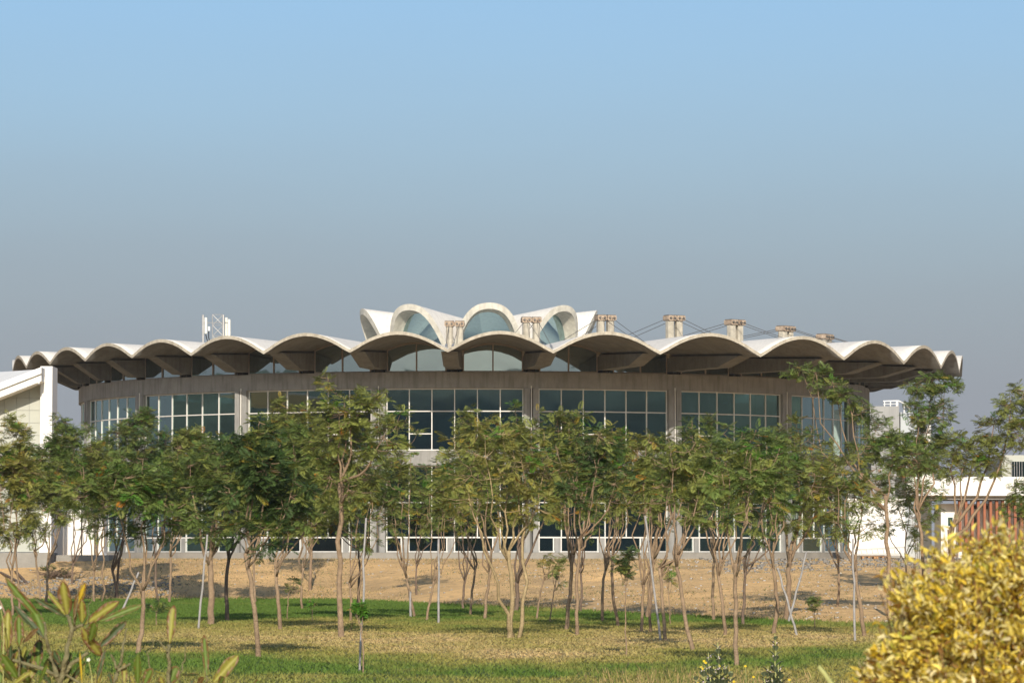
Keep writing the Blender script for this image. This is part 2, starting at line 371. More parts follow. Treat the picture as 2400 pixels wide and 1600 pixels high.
# ------------------------------------------------------------------ the round pavilion
RW = 23.43
RHO = [(-180, 27.6), (-112, 27.6), (-92, 27.55), (-82, 27.35), (-72, 26.98), (-62, 26.9), (-52, 27.02), (-42, 27.38), (-32, 27.96), (-22, 28.73), (-12, 29.58), (-2, 30.4), (8, 31.25), (18, 31.85),
       (28, 32.2), (38, 32.06), (48, 31.43), (58, 30.59), (68, 29.75), (78, 29.0), (88, 28.5), (98, 28.1), (118, 27.7), (180, 27.6)]
ZV = [(-180, 10.5), (-62, 10.52), (-42, 10.48), (-22, 10.35), (-2, 10.24), (8, 10.15), (28, 10.1), (68, 10.12), (110, 10.3), (180, 10.5)]
ZC = [(-180, 11.42), (-20, 11.40), (10, 11.29), (70, 11.27), (180, 11.42)]
def itp(T, t):
    t = (t + 180) % 360 - 180
    return float(np.interp(t, [a for a, _ in T], [b for _, b in T]))
TH = .17
def shell_under(t, r, s):
    """underside height of the roof shell at angle t, radius r; s in -1..1 across one scallop"""
    rho = itp(RHO, t); zc = itp(ZC, t) - TH; zcw = zc - .02
    k = (r - RW) / (rho - RW)
    a_rim = itp(ZC, t) - TH - itp(ZV, t)
    if k >= 0: amp = .60 + (a_rim - .60)*k; crest = zcw + (zc - zcw)*k
    else: amp = .60 * max(.12, (r/RW)**1.6); crest = zcw + .12*(1 - r/RW)
    s = min(1, abs(s)/.965)
    return crest - amp*s**1.9
pav = empty('round_pavilion', BC)
tag(pav, 'round concrete pavilion with scalloped white shell roof and tall gridded windows', 'building')
NS = 14; RADS = [6.0, 9, 12.5, 16, 19.5, 22, RW, None]
for i in range(36):
    tc0 = -2 + 10*i + 5
    tcn = (tc0 + 180) % 360 - 180
    m = MB(); nr = 10; ks = [0, .2, .4, .6, .7, .8, .87, .93, .97, 1.0]
    for side in (0, 1):
        for a in range(nr):
            for b in range(NS + 1):
                s = -1 + 2*b/NS; t = tc0 + 5*s
                rho = itp(RHO, t); r = 6 + (rho - 6)*ks[a]
                z = shell_under(tc0 + 5*s, r, s) + (TH if side else 0)
                x = r*math.sin(R(t)); y = -r*math.cos(R(t))
                m.v.append((x, y, z))
    W_ = NS + 1; off = nr*W_
    for a in range(nr - 1):
        for b in range(NS):
            p = a*W_ + b
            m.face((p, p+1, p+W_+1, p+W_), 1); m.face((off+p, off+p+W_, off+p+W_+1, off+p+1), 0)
    for b in range(NS):
        p = (nr-1)*W_ + b; m.face((p, p+1, off+p+1, off+p), 2)
        p = b; m.face((p, off+p, off+p+1, p+1), 2)
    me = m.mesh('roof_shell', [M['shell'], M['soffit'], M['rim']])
    me.polygons.foreach_set('use_smooth', [mi != 2 for mi in m.mi])
    link('roof_shell', me, pav)
# radial beams under every valley and bearing blocks
for i in range(36):
    t = -2 + 10*i; tr = R(t); rho = itp(RHO, t)
    rad = Vector((math.sin(tr), -math.cos(tr), 0)); tan = Vector((math.cos(tr), math.sin(tr), 0))
    ztip = shell_under(t, rho - 1.45, 1) + .06; zin = shell_under(t, 22.6, 1) + .06
    zmid = shell_under(t, (rho + 22.6)/2, 1) + .06
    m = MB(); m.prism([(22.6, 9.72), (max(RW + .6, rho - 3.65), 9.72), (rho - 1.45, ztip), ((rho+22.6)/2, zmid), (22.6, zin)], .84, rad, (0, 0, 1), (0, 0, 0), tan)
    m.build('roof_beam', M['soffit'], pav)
    m = MB(); m.prism([(22.7, 9.585), (RW + .12, 9.585), (RW + .12, 9.715), (22.7, 9.715)], .36, rad, (0, 0, 1), (0, 0, 0), tan)
    m.build('bearing_block', M['dark'], pav)
# wall rings
m = MB(); m.arc(23.0, RW + .06, 8.72, 9.58, -180, 180, 144); m.build('ring_beam', M['concrete'], pav)
m = MB(); m.arc(22.6, RW + .14, 4.62, 5.40, -180, 180, 144); m.build('spandrel', M['concrete'], pav)
m = MB(); m.arc(21.5, RW + .75, -.62, 0.0, -180, 180, 144); m.build('plinth', M['plinth'], pav)
m = MB(); m.arc(7.0, 22.55, 4.72, 5.2, -180, 180, 72); m.build('floor_slab', M['floor'], pav)
m = MB(); m.arc(.5, 21.45, -.4, 0.02, -180, 180, 72); m.build('ground_floor', M['floor'], pav)
m = MB(); m.arc(13.5, 14.0, 0.03, 4.71, -180, 180, 72); m.arc(13.5, 14.0, 5.21, 11.0, -180, 180, 72); m.build('core_wall', M['core'], pav)
BAYS = [-92 + 20*k for k in range(9)]
for k in range(18):
    t = -92 + 20*k
    for sgn in (-1, 1):                     # paired pillars, upper and lower storey
        dt = math.degrees(.235/RW)*sgn
        m = MB(); hw = math.degrees(.15/RW)
        m.arc(22.95, RW + .10, 5.405, 8.715, t+dt-hw, t+dt+hw, 2); m.build('pillar', M['concrete'], pav)
        m = MB(); m.arc(22.95, RW + .10, 0.005, 4.615, t+dt-hw, t+dt+hw, 2); m.build('pillar', M['concrete'], pav)
    m = MB(); m.arc(22.9, 23.05, .005, 4.61, t-.2, t+.2, 1); m.arc(22.9, 23.05, 5.41, 8.71, t-.2, t+.2, 1); m.build('pillar_joint', M['soffit'], pav)
    if -60 < t < 60:
        p = Vector((math.sin(R(t)), -math.cos(R(t)), 0))*(RW + .07)
        m = MB(); m.tube([p + Vector((0, 0, 5.42)), p + Vector((0, 0, 8.85))], .036, 8); m.build('downpipe', M['frame'], pav)
    # inner columns seen through the glass
    p = Vector((math.sin(R(t+10)), -math.cos(R(t+10)), 0))*19.6
    m = MB(); m.tube([p + Vector((0, 0, .03)), p + Vector((0, 0, 4.71))], .22, 10); m.tube([p + Vector((0, 0, 5.21)), p + Vector((0, 0, 10.6))], .22, 10)
    m.build('inner_column', M['core'], pav)
# windows: each bay six lights wide; every pane its own facet of the ring
A0, A1 = 1.06, 18.94; NC = 6; DA = (A1 - A0)/NC; RF = 23.30; FW = .027
def cell(c): return A0 + DA*c, A0 + DA*(c+1)
def bar_v(m, t, z0, z1, w=FW, r=RF, d=.05):
    hw = math.degrees(w/r); m.arc(r - d, r + d, z0, z1, t - hw, t + hw, 1)
def bar_h(m, t0, t1, z, w=FW, r=RF, d=.046):
    m.arc(r - d, r + d, z - w, z + w, t0, t1, max(1, int(round((t1 - t0)/DA))*2))
PM = {}
def pane_mesh(c0, c1, z0, z1, mt):
    key = (round(c1 - c0, 3), z0, z1, mt)
    if key not in PM:
        m = MB(); hw = (c1 - c0)/2
        x = RF*math.sin(R(hw)) - .006; y = -RF*math.cos(R(hw))
        m.box(-x, x, y + .0, y + .012, z0, z1); PM[key] = m.mesh('pane', M[mt])
    return PM[key]
SPLIT = {0: 1, 1: 3, 2: 4, 3: 4, 4: 1, 5: 2, 6: 1, 7: 2, 8: 2}
for bi, t in enumerate(BAYS):
    sp = SPLIT[bi]
    m = MB()                                # upper window frame
    bar_h(m, A0, A1, 8.68); bar_h(m, A0, A1, 7.50); bar_h(m, A0, A1, 5.44)
    for c in range(NC + 1): bar_v(m, A0 + DA*c, 5.402, 8.718)
    bar_h(m, A0 + DA*sp, A0 + DA*(sp+1), 6.30)
    wo = m.build('window', M['frame'], pav, rz=R(t))
    for c in range(NC):
        c0, c1 = cell(c)
        rows = [(7.54, 8.64)] + ([(6.34, 7.46), (5.48, 6.26)] if c == sp else [(5.48, 7.46)])
        for z0, z1 in rows: link('pane', pane_mesh(c0, c1, z0, z1, 'glass'), wo, rz=R((c0+c1)/2))
    m = MB()                                # lower window frame
    bar_h(m, A0, A1, 4.57); bar_h(m, A0, A1, 2.65); bar_h(m, A0, A1, .80, .036); bar_h(m, A0, A1, .045)
    for c in range(NC + 1): bar_v(m, A0 + DA*c, .80, 4.61)
    wo = m.build('window', M['frame'], pav, rz=R(t))
    for c in range(NC):
        c0, c1 = cell(c)
        for z0, z1 in ((2.69, 4.53), (.85, 2.61)): link('pane', pane_mesh(c0, c1, z0, z1, 'glass'), wo, rz=R((c0+c1)/2))
    # low lights between dwarf walls
    segs = [(A0, 3.0), (4.0, 9.0), (10.0, 15.0), (16.0, A1)]
    for (a, b) in segs:
        link('pane', pane_mesh(a, b, .09, .75, 'glass'), wo, rz=R((a+b)/2))
        for e_ in (a, b): f = MB(); bar_v(f, e_, .01, .80, .034); f.build('jamb', M['frame'], wo)
    for (a, b) in ((3.15, 3.85), (9.15, 9.85), (15.15, 15.85)):
        f = MB(); f.arc(RF - .2, RF + .08, .006, .76, t + a, t + b, 2); f.build('dwarf_wall', M['concrete'], pav)
    # pale blinds hanging inside some lights
    for c in range(NC):
        if random.random() < (.75 if bi < 2 else .25):
            f = MB(); c0, c1 = cell(c); q0 = random.uniform(.05, .5); f.arc(22.55, 22.6, 5.21 if random.random() < .6 else 6.4, random.choice((7.3, 8.6)), t + c0 + DA*q0, t + c0 + DA*(q0 + random.uniform(.25, .5)), 1)
            f.build('blind', M['curtain'], pav)
m = MB()
for k in range(9, 18):
    t = -92 + 20*k; m.arc(23.25, 23.30, .02, 4.6, t + A0, t + A1, 6); m.arc(23.25, 23.30, 5.42, 8.7, t + A0, t + A1, 6)
tag(m.build('rear_glazing', M['glass'], pav), kind='stuff')
# clerestory lights under each scallop
CA = 3.86
def cler_top(tc, a): return shell_under(tc + a, RW - .06, a/5) - .015
for i in range(36):
    tc0 = -2 + 10*i + 5; tn = (tc0 + 180) % 360 - 180
    if abs(tn + 2) > 96: continue
    r = RW - .06
    m = MB(); fw = math.degrees(.035/r)
    def P(a, z, rr): t = R(a); return (rr*math.sin(t), -rr*math.cos(t), z)
    m.arc(r-.04, r+.04, 9.585, 9.645, -CA, CA, 4)
    for a in (-CA, 0, CA): m.arc(r-.045, r+.045, 9.587, cler_top(tc0, a) + (.0 if a else .02), a - fw, a + fw, 1)
    na = 12
    for q_ in range(na):
        a, b = -CA + 2*CA*q_/na, -CA + 2*CA*(q_+1)/na; za, zb = cler_top(tc0, a), cler_top(tc0, b)
        m.add([P(a, za-.07, r-.04), P(a, za-.07, r+.04), P(a, za+.06, r+.04), P(a, za+.06, r-.04), P(b, zb-.07, r-.04), P(b, zb-.07, r+.04), P(b, zb+.06, r+.04), P(b, zb+.06, r-.04)],
              [(3,2,1,0),(4,5,6,7),(0,1,5,4),(1,2,6,5),(2,3,7,6),(3,0,4,7)])
    wo = m.build('clerestory_window', M['greyframe'], pav, rz=R(tc0))
    for a, b in ((-CA + fw, -fw), (fw, CA - fw)):
        f = MB(); n_ = 6; pts = [(a, 9.646), (b, 9.646)] + [(b + (a-b)*k/n_, cler_top(tc0, b + (a-b)*k/n_) - .05) for k in range(n_+1)]
        xa, xb = r*math.tan(R(a)), r*math.tan(R(b)); y0 = -r*math.cos(R(CA/2))
        v0 = [(r*math.sin(R(p)), y0, z) for p, z in pts]; v1 = [(x, y+.012, z) for x, y, z in v0]; k_ = len(pts)
        f.add(v0 + v1, [tuple(range(k_)), tuple(reversed(range(k_, 2*k_)))] + [(j, (j+1) % k_, k_+(j+1) % k_, k_+j) for j in range(k_)])
        f.build('pane', M['skyglass'], wo)
# stay-cable posts standing on the roof over the long overhang
TOWERS = [(-2, 12.01), (8, 12.23), (18, 12.40), (28, 12.49), (38, 12.40), (48, 12.23), (58, 11.98)]
for t, zt in TOWERS:
    tr = R(t); rad = Vector((math.sin(tr), -math.cos(tr), 0)); tan = Vector((math.cos(tr), math.sin(tr), 0)); base = rad*RW
    root = None
    for sg in (-1, 1):
        m = MB(); c_ = base + tan*.275*sg; hw, hd = .18, .24
        pl = [(-hw, -hd*.6), (-hw*.6, -hd), (hw*.6, -hd), (hw, -hd*.6), (hw, hd*.6), (hw*.6, hd), (-hw*.6, hd), (-hw, hd*.6)]
        m.prism([(a, b) for a, b in pl], zt - 10.45, tan, rad, c_ + Vector((0, 0, (zt + 10.45)/2)), Vector((0, 0, 1)))
        po = m.build('stay_post', M['rim'], pav)
        m = MB(); z0, z1 = zt - .02, zt + .26; sl_ = 0.0
        m.prism([(-.255, z0+.06), (-.20, z0), (.20, z0), (.255, z0+.06), (.255, z1-.05), (.22, z1), (-.22, z1), (-.255, z1-.05)], .62, tan, Vector((0, 0, 1)), c_, rad)
        co = m.build('post_cap', M['cap'], po)
        m = MB()
        for e in (-.34, .34):
            for q_ in (-.13, .13): m.tube([c_ + tan*q_ + rad*(e-.04) + Vector((0,0,zt+.12)), c_ + tan*q_ + rad*(e+.04) + Vector((0,0,zt+.12))], .06, 8)
        tag(m.build('anchor_bolts', M['steel'], po), kind='stuff'); m = MB()
        m.prism([(-.24, zt+.262), (.24, zt+.262), (.24, zt+.29), (-.24, zt+.29)], .5, tan, Vector((0,0,1)), c_, rad)
        m.build('anchor_plate', M['steel'], po)
        rho = itp(RHO, t); top = c_ + Vector((0, 0, zt + .12))
        fr = rad*(rho - 1.0) + tan*.16*sg; fr.z = shell_under(t, rho - 1.0, 1) + TH + .02
        bk = rad*(RW - 7.5) + tan*.35*sg; bk.z = 11.45
        for e, end in ((.3, fr), (-.3, bk)):
            m = MB(); m.tube([top + rad*e, end], .015, 6); m.build('stay_cable', M['steel'], pav)
        m = MB(); m.tube([fr + (top - fr)*.05, fr + (top - fr)*.16], .06, 8); m.tube([fr, fr + (top-fr)*.05], .035, 6); m.build('turnbuckle', M['galv'], pav)
    m = MB(); m.prism([(-.06, zt+.03), (.06, zt+.03), (.06, zt+.22), (-.06, zt+.22)], .34, tan, Vector((0,0,1)), base, rad); m.build('cap_link', M['cap'], pav)
# crown: nine flared arches around the lantern
CX, CR, CZ, CF = .2, 7.15, 14.42, 11.45
HWC = math.tan(R(20))
def crown_rim(s, inset=0.0, drop=0.0):
    z = CZ - drop - (CZ - CF)*(.5*s*s + .5*s**4)
    d = CR - .42*(CZ - z) - inset
    rr_ = CR - .42*(CZ - CF)                       # valley line stays on the 20 degree ray
    lat = s*(HWC*(CR - .42*(CZ - CF)*abs(s)) )
    return lat, d, z
for k in range(9):
    ta = 6 + 40*k; tr = R(ta); rad = Vector((math.sin(tr), -math.cos(tr), 0)); tan = Vector((math.cos(tr), math.sin(tr), 0)); o = Vector((CX, 0, 0))
    m = MB(); n_ = 24; nt_ = 9; T_ = .36
    def cp(s, t_, th):
        lat, d, z = crown_rim(s)
        zz = 13.75 + (z - 13.75)*t_**1.15
        nrm = Vector((0, 0, 1)) if abs(s) < .05 else (Vector((0, 0, 1)) + tan*(1.1*s*(.4+.6*t_))).normalized()
        q_ = o + tan*lat*t_ + rad*d*t_ + Vector((0, 0, zz))
        return q_ - nrm*th*(1 - .35*max(0, abs(s)-.6))
    for th in (0, T_):
        for a in range(nt_):
            for b in range(n_ + 1):
                m.v.append(tuple(cp(-1 + 2*b/n_, .12 + .88*a/(nt_-1), th)))
    W_ = n_ + 1; off = nt_*W_
    for a in range(nt_-1):
        for b in range(n_):
            p = a*W_ + b; m.face((p, p+1, p+W_+1, p+W_), 0); m.face((off+p, off+p+W_, off+p+W_+1, off+p+1), 1)
    for b in range(n_):
        p = (nt_-1)*W_ + b; m.face((p, p+1, off+p+1, off+p), 1)
    me = m.mesh('crown_shell', [M['shell'], M['crownrim']]); me.polygons.foreach_set('use_smooth', [True]*len(m.f))
    me.set_sharp_from_angle(angle=R(40))
    cs = link('crown_shell', me, pav)
    g = MB(); pts = []; tg = .86                     # glazing set back inside the arch
    for b in range(n_ + 1):
        s = -1 + 2*b/n_; q_ = cp(s, tg, T_ - .06); pts.append(q_)
    dmean = max((q_ - o).dot(rad) for q_ in pts)
    top_ = [o + tan*((q_-o).dot(tan)) + rad*(dmean - .2*(CZ - q_.z)) + Vector((0,0,q_.z)) for q_ in pts]
    kk = len(top_)
    v1 = [q_ - rad*.02 for q_ in top_]
    g.add(top_ + v1, [tuple(range(kk)), tuple(reversed(range(kk, 2*kk)))] + [(j, (j+1) % kk, kk+(j+1) % kk, kk+j) for j in range(kk)])
    g.build('crown_pane', M['crownglass'], cs)
m = MB(); m.arc(4.2, 6.6, 11.2, 11.75, -180, 180, 48); m.build('crown_base', M['shell'], pav, loc=(CX, 0, 0))

# ------------------------------------------------------------------ antenna mast standing behind the roof edge
ax = at(505, 800, 206.0); AB = Vector((ax.x, 206.0, 11.3)); ps = 206.0/F
mast = empty('antenna_mast', AB); tag(mast, 'steel lattice antenna mast with white panel antennas behind the roof edge', 'antenna')
def apx(x, y, dy=0): p = at(x, y, 206.0 + dy); return Vector((p.x - AB.x, dy, p.z - AB.z))
m = MB(); x0, x1 = 498, 523; yt = 738; yb = 812
for x, dy in ((x0, 0), (x1, 0), (x0, .7), (x1, .7)): m.tube([apx(x, yb, dy), apx(x, yt, dy)], .03, 6)
for dy in (0, .7):
    for j in range(3):
        ya, yc = yb - 25*j, yb - 25*(j+1)
        m.tube([apx(x0, ya, dy), apx(x1, yc, dy)], .02, 5); m.tube([apx(x1, ya, dy), apx(x0, yc, dy)], .02, 5); m.tube([apx(x0, yc, dy), apx(x1, yc, dy)], .02, 5)
m.tube([apx(475, 756), apx(540, 756)], .025, 5)
m.build('lattice', M['galv'], mast)
for x in (476, 523.5): m = MB(); m.tube([apx(x, 812, -.12), apx(x, 738, -.12)], .07, 8); m.build('pole', M['galv'], mast)
for x, ya, yc, dy in ((482.5, 782, 744, -.2), (530.5, 790, 744, .1), (537, 800, 748, -.2)):
    m = MB(); a, b = apx(x, ya, dy), apx(x, yc, dy); m.tube([a, a + Vector((0,0,.04)), b - Vector((0,0,.04)), b], [.06, .085, .085, .06], 10); m.build('panel_antenna', M['antenna'], mast)
m = MB(); p = apx(490, 770, -.2); m.box(p.x-.06, p.x+.06, p.y-.05, p.y+.05, p.z-.12, p.z+.12); m.build('radio_unit', M['antenna'], mast)
m = MB(); m.tube([apx(482, 783, -.2), apx(485, 795, -.2), apx(488, 801, -.15), apx(496, 812, 0)], .03, 6); m.tube([apx(489, 776, -.2), apx(489, 790, -.2), apx(493, 806, -.1)], .03, 6); m.build('feeder_cable', M['dark'], mast)

# ------------------------------------------------------------------ white annex at the left edge
YA = 165.0
def L_(x, y, Y=YA): return at(x, y, Y)
an = empty('white_annex', L_(60, HZ)); AO = an.location.copy()
tag(an, 'white annex with sloping roof and beige panelled wall at left edge', 'building')
def rel(p): return Vector(p) - AO
def qbox(m, x0, x1, ytop, ybot, Y0, Y1, mi=0):
    a, b = L_(x0, ytop, Y0), L_(x1, ybot, Y0); m.box(a.x-AO.x, b.x-AO.x, Y0-AO.y, Y1-AO.y, b.z-AO.z, a.z-AO.z, mi)
m = MB(); qbox(m, 95, 119.6, 858, 1294, YA-.25, YA+1.6); m.build('corner_column', M['white'], an)
# backing wall with its raking top (right edge beside the column, lower towards the left)
m = MB(); pl = [(-170, 1294), (94.5, 1294), (94.5, 893), (-170, 1003)]
pp = [rel(L_(x, y, YA+.25)) for x, y in pl]
m.add(pp + [p + Vector((-2.4, 15, 0)) for p in pp], [(0,1,2,3),(7,6,5,4),(0,4,5,1),(1,5,6,2),(2,6,7,3),(3,7,4,0)]); m.build('backing_wall', M['grey'], an)
# panels
step = 29.2
for cx in range(0, 9):
    x1 = 94.0 - (0 if cx == 0 else 25.5 + step*(cx-1)); x0 = 94.0 - (25.5 + step*cx)
    for ry in range(-1, 12):
        y0 = 932.2 + step*ry; y1 = y0 + step; 
        yl = 893 + (94.5 - (x0))*(110/264.5) ; yr = 893 + (94.5 - x1)*(110/264.5)
        if ry == 11: y1 = 1293
        g = .35
        a, b = max(y0 + g, yl), max(y0 + g, yr)
        if a >= y1 - 2 and b >= y1 - 2: continue
        P4 = [(x0+g, y1-g), (x1-g, y1-g), (x1-g, min(b, y1-g-.5)), (x0+g, min(a, y1-g-.5))]
        pp = [rel(L_(x, y, YA+.20)) for x, y in P4]
        m = MB(); m.add(pp + [p + Vector((0, .04, 0)) for p in pp], [(0,1,2,3),(7,6,5,4),(0,4,5,1),(1,5,6,2),(2,6,7,3),(3,7,4,0)]); m.build('panel', M['panel'], an)
# raking verge: two stepped white boards
def rake(m, ya0, ya1, yb0, yb1, Y0, Y1):
    """band between rows at x=0 (ya0..ya1) and x=108 (yb0..yb1)"""
    k0, k1 = (yb0 - ya0)/108, (yb1 - ya1)/108
    xs_ = (-170, 97); pl = [(xs_[0], ya1 + k1*xs_[0]), (xs_[1], ya1 + k1*xs_[1]), (xs_[1], ya0 + k0*xs_[1]), (xs_[0], ya0 + k0*xs_[0])]
    pp = [rel(L_(x, y, Y0)) for x, y in pl]
    m.add(pp + [p + Vector((0, Y1-Y0, 0)) for p in pp], [(0,1,2,3),(7,6,5,4),(0,4,5,1),(1,5,6,2),(2,6,7,3),(3,7,4,0)])
m = MB(); rake(m, 913, 931, 871, 888.5, YA-1.35, YA+.5); m.build('verge_board', M['white'], an)
m = MB(); rake(m, 899, 912.6, 856, 870.6, YA-1.5, YA+.6); m.build('verge_board', M['white'], an)
# roof sheet rising behind the verge
rp_ = [L_(-170, 962, YA-.9), L_(97, 860, YA-.9), L_(80, 866, 186), L_(-190, 884, 190)]
rp_ = [rel(p) for p in rp_]
m = MB(); m.add(rp_ + [p - Vector((0, 0, .12)) for p in rp_], [(0,1,2,3),(7,6,5,4),(0,4,5,1),(1,5,6,2),(2,6,7,3),(3,7,4,0)]); m.build('roof_sheet', M['white'], an)
m = MB(); qbox(m, -170, 112, 1294.5, 1345, YA-.5, YA+3); m.build('plinth', M['plinth'], an)
m = MB(); m.tube([rel(L_(89, 897, YA-1.3)), rel(L_(93, 898, YA-1.3))], .09, 8); m.build('verge_lamp', M['galv'], an)
# low white wing beside it, behind the trees
wg = empty('white_gateway', L_(170, HZ, 172)); tag(wg, 'low white gateway walls between the annex and the pavilion', 'wall'); AO = wg.location.copy()
for x0, x1, yt, dy in ((121, 147, 1120, 0), (150, 189, 1128, .5), (194, 220, 1128, .2), (232, 243, 1135, -.3)):
    m = MB(); qbox(m, x0, x1, yt, 1315, 172+dy, 173.2+dy); m.build('wall_panel', M['white'], wg)
m = MB(); qbox(m, 119, 245, 1108, 1119, 171.6, 174); m.build('lintel', M['white'], wg)
m = MB(); qbox(m, 147.2, 232, 1122, 1299, 174.2, 174.6); m.build('rear_panel', M['paleblue'], wg)
m = MB(); qbox(m, 228, 250, 1299, 1306, 171, 174.1); m.build('footing', M['white'], wg)
st = MB(); a, b = at(118, 1300, 168), at(262, 1326, 168); st.box(a.x, b.x, 166.8, 170, b.z-.3, a.z)
tag(st.build('loading_step', M['plinth']), 'long grey concrete step in front of the white gateway', 'step')

# ------------------------------------------------------------------ buildings at the right edge
gb = empty('grey_block', at(2078, HZ, 240)); AO = gb.location.copy(); tag(gb, 'plain grey block with white roof railing behind the pavilion at right', 'building')
m = MB(); qbox(m, 2030, 2110, 951.5, 1330, 240, 246); m.build('wall', M['grey'], gb)
m = MB(); qbox(m, 2110.3, 2150, 965.5, 1330, 241, 246); m.build('side_wall', M['paleblue'], gb)
m = MB()
def rp(x, y, dy=0): return rel(at(x, y, 240.3 + dy))
pts = [(2070, 940), (2106, 939), (2122, 947), (2131, 956), (2133, 966)]
m.tube([rp(x, y) for x, y in pts], .05, 6); m.tube([rp(x, y + 7) for x, y in pts[:2]], .025, 6)
for x, y0, y1 in ((2073, 940, 952), (2087, 939.5, 952), (2101, 939, 952), (2104, 939, 952), (2119, 946, 966), (2131, 957, 966)): m.tube([rp(x, y1), rp(x, y0)], .04, 6)
m.build('railing', M['white'], gb)
pt = MB(); a, b = at(2160, 966, 207), at(2184, 1330, 207); pt.box(a.x, b.x, 207, 207.8, b.z, a.z)
pt.box(a.x-.12, b.x+.12, 206.9, 207.9, a.z+.002, a.z+.25); tag(pt.build('white_pylon', M['white']), 'tall white square pylon behind the trees at right', 'pylon')
fb = empty('finned_building', at(2280, HZ, 200)); AO = fb.location.copy(); tag(fb, 'white building with terracotta sun fins behind the yellow bush', 'building')
m = MB(); qbox(m, 2205, 2560, 1180, 1330, 200.9, 204); m.build('wall', M['white'], fb)
m = MB(); qbox(m, 2125, 2560, 1117, 1161, 199, 205); m.build('fascia', M['white'], fb)
m = MB(); qbox(m, 2128, 2560, 1161.3, 1170, 199.4, 204.8); m.build('soffit_band', M['grey'], fb)
x = 2247.0; k = 0
while x < 2480:
    m = MB(); qbox(m, x, x + 7.0, 1173, 1292, 199.7, 200.1); m.build('fin', M['redfin'], fb); x += 14.4; k += 1
for x0, y0 in ((2222, 1212), (2277, 1211), (2332, 1212), (2377, 1205), (2277, 1184), (2305, 1184), (2395, 1184)):
    m = MB(); qbox(m, x0, x0 + 11, y0, y0 + (20 if y0 > 1200 else 8), 200.85, 200.95); m.build('window', M['glass'], fb)
    m = MB(); qbox(m, x0 - 1, x0 + 12, y0 + (20.2 if y0 > 1200 else 8.2), y0 + (22 if y0 > 1200 else 9.5), 200.8, 200.92); m.build('window_sill', M['white'], fb)
rw = empty('white_screen_wall', at(2050, HZ, 193)); AO = rw.location.copy(); tag(rw, 'broad plain white screen wall right of the pavilion', 'wall')
m = MB(); qbox(m, 1990, 2122, 1172, 1300, 193, 193.5); m.build('wall', M['white'], rw)
m = MB(); qbox(m, 1986, 2126, 1168, 1171.8, 192.9, 193.6); m.build('coping', M['white'], rw)
for x in (2124, 2131, 2136, 2144):
    pass
pp = empty('pipe_rack', at(2150, HZ, 196)); AO = pp.location.copy(); tag(pp, 'cluster of grey vertical pipes beside the white screen wall', 'pipes')
for x in (2147, 2152, 2157): m = MB(); m.tube([rel(at(x, 1310, 196)), rel(at(x, 1178, 196))], .055, 8); m.build('pipe', M['galv'], pp)
m = MB()
for y in (1200, 1270): m.bar(rel(at(2143, y, 196.1)), rel(at(2160, y, 196.1)), .05)
m.build('bracket', M['steel'], pp)
lf = empty('low_fence', at(2060, HZ, 188)); AO = lf.location.copy(); tag(lf, 'low white panelled railing in front of the white screen wall', 'fence')
m = MB(); m.bar(rel(at(2003, 1287, 188)), rel(at(2126, 1281, 188)), .06); m.bar(rel(at(2003, 1297.5, 188)), rel(at(2126, 1297, 188)), .08); m.build('rail', M['galv'], lf)
for k in range(10):
    x = 2004 + 13*k; m = MB(); m.bar(rel(at(x + 3, 1298, 188)), rel(at(x, 1287 - .05*(x-2003), 188)), .05); m.build('post', M['galv'], lf)
    if k < 9:
        q4 = [rel(at(x+4.5, 1295.5, 188.05)), rel(at(x+13.5, 1295.5, 188.05)), rel(at(x+11.5, 1289 - .05*(x-1990), 188.05)), rel(at(x+2.5, 1289.5 - .05*(x-2003), 188.05))]
        m = MB(); m.add(q4 + [p + Vector((0, .03, 0)) for p in q4], [(0,1,2,3),(7,6,5,4),(0,4,5,1),(1,5,6,2),(2,6,7,3),(3,7,4,0)]); m.build('panel', M['white'], lf)
for j, (x, lab) in enumerate(((2035, 'left one of two wooden pallets lying before the low fence'), (2068, 'right one of two wooden pallets lying before the low fence'))):
    b0 = at(x, 1300, 184); b0.z = float(ground_z(b0.x, 184)) + .0
    pa = empty('pallet', b0); tag(pa, lab, 'pallet', 'wooden pallets before the low fence')
    for k in range(5): m = MB(); m.box(-.36, .36, -.4 + .19*k, -.28 + .19*k, .125, .15); m.build('board', M['wood'], pa)
    for q_ in (-.3, 0, .3): m = MB(); m.box(q_-.05, q_+.05, -.4, .48, .02, .124); m.build('block', M['wood'], pa)
pb = empty('pale_building', at(2400, HZ, 232)); AO = pb.location.copy(); tag(pb, 'pale far building with one grilled window at the right edge', 'building')
m = MB(); qbox(m, 2348, 2560, 1066, 1330, 232, 240); m.build('wall', M['panel'], pb)
m = MB(); qbox(m, 2371, 2402, 1081, 1117, 231.9, 231.98); m.build('window', M['glass'], pb)
m = MB()
for k in range(6): qbox(m, 2371 + 6*k, 2372 + 6*k, 1081, 1117, 231.8, 231.88)
m.build('grille', M['galv'], pb)

# ------------------------------------------------------------------ trees
def frond_template(np_=8):
    V, Fq = [], []
    for i in range(np_):
        x = .16 + .80*i/(np_-1); ln = .40*math.sin(math.pi*(.22 + .66*i/(np_-1)))**.8; wd = .042
        for sg in (-1, 1):
            ang = R(64 - 26*i/(np_-1))*sg; dx, dy = math.cos(ang), math.sin(ang); px_, py_ = -dy, dx
            b = len(V); mid = .55
            for (l_, w_) in ((0, 0), (ln*mid, -wd), (ln, 0), (ln*mid, wd)):
                X_ = x + dx*l_ + px_*w_; Y_ = dy*l_ + py_*w_
                V.append((X_, Y_, -.30*X_*X_ - .35*abs(Y_)**1.3))
            Fq.append((b, b+1, b+2, b+3))
    return np.array(V), np.array(Fq)
FT, FF = frond_template()
TONES = {'dark': (.062, .102, .030), 'green': (.122, .168, .040), 'olive': (.190, .212, .050), 'yellow': (.245, .235, .055), 'fresh': (.11, .26, .028)}
